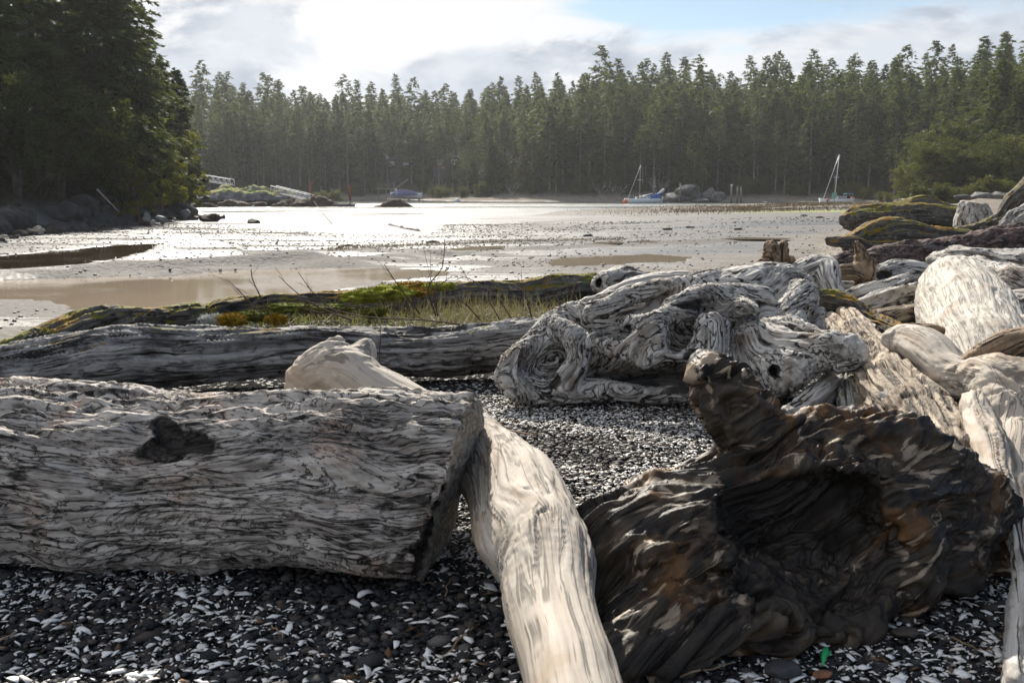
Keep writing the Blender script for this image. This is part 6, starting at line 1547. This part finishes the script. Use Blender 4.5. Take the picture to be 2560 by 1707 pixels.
# cabins half hidden in the trees
M_CEDARWALL = plain('red_brown_siding', (0.10, 0.048, 0.034), 0.8, 0.2, 0.2, 1); M_ROOF = plain('dark_roof', (0.07, 0.07, 0.075), 0.8, 0.3, 0.2, 1); M_PANE = plain('pale_window_pane', (0.42, 0.46, 0.52), 0.1, 0.5, 0.05, 1)
def cabin(px, Y, w, h, label, zrow):
    c = at(px, zrow, Y); z0 = gz(c[0], Y); o = thing('cabin', label, 'house', (c[0], Y, max(z0 - 0.3, c[2] - h * 0.5)), R(-6))
    if o.location.z - z0 > 0.3:
        b = MB(); b.box((0, 0, -(o.location.z - z0) / 2), (w, 5.2, o.location.z - z0 + 0.4)); b.build('foundation', M_ROOF, o)
    b = MB(); b.box((0, 0, h / 2), (w, 5.2, h)); wl = b.build('wall', M_CEDARWALL, o)
    for x in (-w * 0.28, w * 0.2):
        b = MB(); b.box((x, -2.62, h * 0.55), (1.7, 0.08, 1.5)); fr = b.build('window', M_WHITE, o)
        for q in (-0.4, 0.4): b = MB(); b.box((x + q, -2.68, h * 0.55), (0.68, 0.05, 1.25)); b.build('pane', M_PANE, fr)
    b = MB(); b.box((-w * 0.02, -2.62, h * 0.38), (0.9, 0.09, 2.0)); b.build('door', M_ROOF, o)
    b = MB(); b.add([(-w / 2 - 0.6, -3.2, h), (w / 2 + 0.6, -3.2, h), (w / 2 + 0.6, 3.2, h), (-w / 2 - 0.6, 3.2, h), (-w / 2 - 0.6, 0, h + 1.5), (w / 2 + 0.6, 0, h + 1.5)], [[0, 1, 5, 4], [3, 4, 5, 2], [0, 4, 3], [1, 2, 5], [0, 3, 2, 1]]); b.build('roof', M_ROOF, o)
cabin(1004, 303, 9, 2.9, 'red-brown cabin behind the trees above the tarped boat', 412)
cabin(1124, 296, 9, 2.9, 'red-brown cabin with pale windows between trunks, middle of the three', 408)
cabin(1305, 278, 7, 2.8, 'small red cabin in the trees, rightmost of the three', 402)
# blue tarp in the trees on the right
g0 = gz(TARP[0], TARP[1]); o = thing('tarp_shelter', 'blue tarp strung between trees above the sloop', 'tarp', (TARP[0], TARP[1], g0)); hz = 0.9
V = []
for i in range(7):
    for j in range(5): V.append((-1.8 + 3.6 * i / 6, -0.6 + 0.35 * j, hz + 0.9 - 0.45 * j + 0.12 * math.sin(i * 1.7 + j) - 0.25 * math.sin(math.pi * i / 6)))
F = [[i * 5 + j, (i + 1) * 5 + j, (i + 1) * 5 + j + 1, i * 5 + j + 1] for i in range(6) for j in range(4)]
b = MB(); b.add(V, F); b.add([(x, y - 0.03, z - 0.02) for x, y, z in V], [f[::-1] for f in F]); b.build('tarp', M_BLUE, o, True)
for x in (-1.85, 1.85): spar(o, 'pole', (x, -0.6, 0), (x, -0.6, hz + 0.9), 0.05, M_DECK, 6)
# gulls
def gull(px, py, Y, label, z=None):
    c = at(px, py, Y); o = thing('gull', label, 'bird', (c[0], Y, c[2] if z is None else z))
    b = MB(); b.tube([(-0.28, 0, 0.22), (-0.14, 0, 0.2), (0, 0, 0.2), (0.12, 0, 0.24), (0.18, 0, 0.33), (0.23, 0, 0.36), (0.28, 0, 0.35)], [0.015, 0.06, 0.09, 0.075, 0.045, 0.045, 0.012], 8); b.build('body', M_WHITE, o, True)
    for y in (-0.04, 0.04): spar(o, 'leg', (0, y, 0), (0.01, y, 0.13), 0.012, M_ORANGE, 5)
gull(633, 520, 150, 'white gull standing on the wet sand below the islet', SEA + 0.05)
gull(1829, 466, 196, 'white gull perched on the left grey piling')

# ------------------------------------------------------------------ life and litter of the flat
M_MARSH = leaf_mat('marsh_grass', (0.17, 0.125, 0.07), (0.33, 0.25, 0.14), 0, 0.3)
def marsh(n):
    px = r_.normal(1960, 170, n); Y = 119 + (px - 1950) * 0.012 + r_.normal(0, 8, n); x = (px - 1280) / FPX * Y
    kp = (WAVE(x, Y * 2, 0.10, 71) + 0.6 * WAVE(x, Y * 2, 0.35, 72)) > r_.uniform(-0.6, 0.5, n); return px[kp], np.full(kp.sum(), 510), Y[kp]
blades('marsh_grass', 'brown marsh grass covering the sand bar before the sloop', 24000, marsh, 0.06, 0.30, M_MARSH, 0.03, 0.5)
def marsh2(n):
    px = r_.uniform(820, 1560, n); rows = np.interp(px, [820, 1000, 1200, 1380, 1600], [622, 606, 596, 588, 582]); Y = np.array([onz(a, b_, -0.72)[1] for a, b_ in zip(px, rows)]) + r_.normal(0, 0.8, n); return px, np.full(n, 600), Y
blades('marsh_grass', 'thin fringe of straw grass along the ridge across the mudflat', 2600, marsh2, 0.05, 0.22, M_MARSH, 0.008, 0.4)
# islet turf
vs = r_.uniform(0, 1, (1, 1))
M_WETSTONE = plain('wet_grit', (0.035, 0.033, 0.031), 0.5, 0.4, 0.3, 10)
y = np.sqrt(r_.uniform(14.0 ** 2, 78 ** 2, 42000)); x = r_.uniform(-0.56, 0.42, 42000) * y
kp = (signed(x, y, NEAR_SHORE) > 0.5) & (signed(x, y, BEACH) < 1.5) & (signed(x, y, POND) < 0.1) & (signed(x, y, PUDDLE) < 0.1) & ((WAVE(x, y, 0.22, 51) + 0.5 * WAVE(x, y, 0.9, 52)) > r_.uniform(-0.9, 0.5, len(x)) + sstep(-0.1, 0.3, x / y) * 0.7)
x, y = x[kp], y[kp]; n = len(x); s = (0.012 + 0.05 * r_.power(0.7, (n, 1)) ** 2.2) * (0.7 + y[:, None] / 60)
scl = np.concatenate([s, s * 0.8, s * 0.5], 1)
OCT_V = np.array([(1, 0, 0), (-1, 0, 0), (0, 1, 0), (0, -1, 0), (0, 0, 1), (0, 0, -1)], float); OCT_F = np.array([(0, 2, 4), (2, 1, 4), (1, 3, 4), (3, 0, 4), (2, 0, 5), (1, 2, 5), (3, 1, 5), (0, 3, 5)])
V, F = scatter(OCT_V, OCT_F, np.stack([x, y, ground_z(x, y) + s[:, 0] * 0.15], 1), scl, 0.3, 0.3)
tag(link('mudflat_grit', mesh_from('mudflat_grit', V, F, M_WETSTONE, True)), 'dark stones and grit strewn over the wet mudflat', 'stones', kind='stuff')
def mudstick(rows, r0, label):
    q = [onz(a, b_, -0.66) for a, b_ in rows]; q = [np.array([p[0], p[1], gz(p[0], p[1]) + 0.03 + 0.06 * math.sin(math.pi * i / (len(q) - 1))]) for i, p in enumerate(q)]
    b = MB(); b.tube(catmull(q, 4), np.linspace(r0, r0 * 0.4, (len(q) - 1) * 4 + 1), 6); tag(b.build('stick', M_TWIG, None, True), label, 'stick')
mudstick([(846, 613), (862, 606), (880, 605), (890, 612)], 0.05, 'dark bent stick lying on the mudflat beyond the pond')
mudstick([(690, 592), (694, 582), (697, 577)], 0.05, 'short brown stick poking from the edge of the shallows')
for i, (px, py) in enumerate(((2010, 543), (2048, 549), (1726, 563), (1668, 566), (1845, 569), (1080, 597), (1470, 575))):
    p = onz(px, py, -0.8); stone('stranded_wood', 'small dark lump of wood stranded on the pale upper flat', (p[0], p[1], gz(p[0], p[1]) + 0.05), (0.32, 0.12, 0.08), 70 + i, M_DARKROCK, 'driftwood', 0.1, 2, 0.3, 'dark lumps stranded on the upper flat')
# ------------------------------------------------------------------ sea haze
t = NT('thin_haze'); v = t.node('ShaderNodeVolumePrincipled'); v.inputs['Color'].default_value = (0.93, 0.96, 1.0, 1); v.inputs['Density'].default_value = 0.00016; v.inputs['Anisotropy'].default_value = 0.45
t.L.new(v.outputs[0], t.out.inputs['Volume'])
b = MB(); b.box((0, 360, 36), (1000, 860, 79)); tag(b.build('haze', t.m), 'thin sea haze over the bay', kind='stuff')
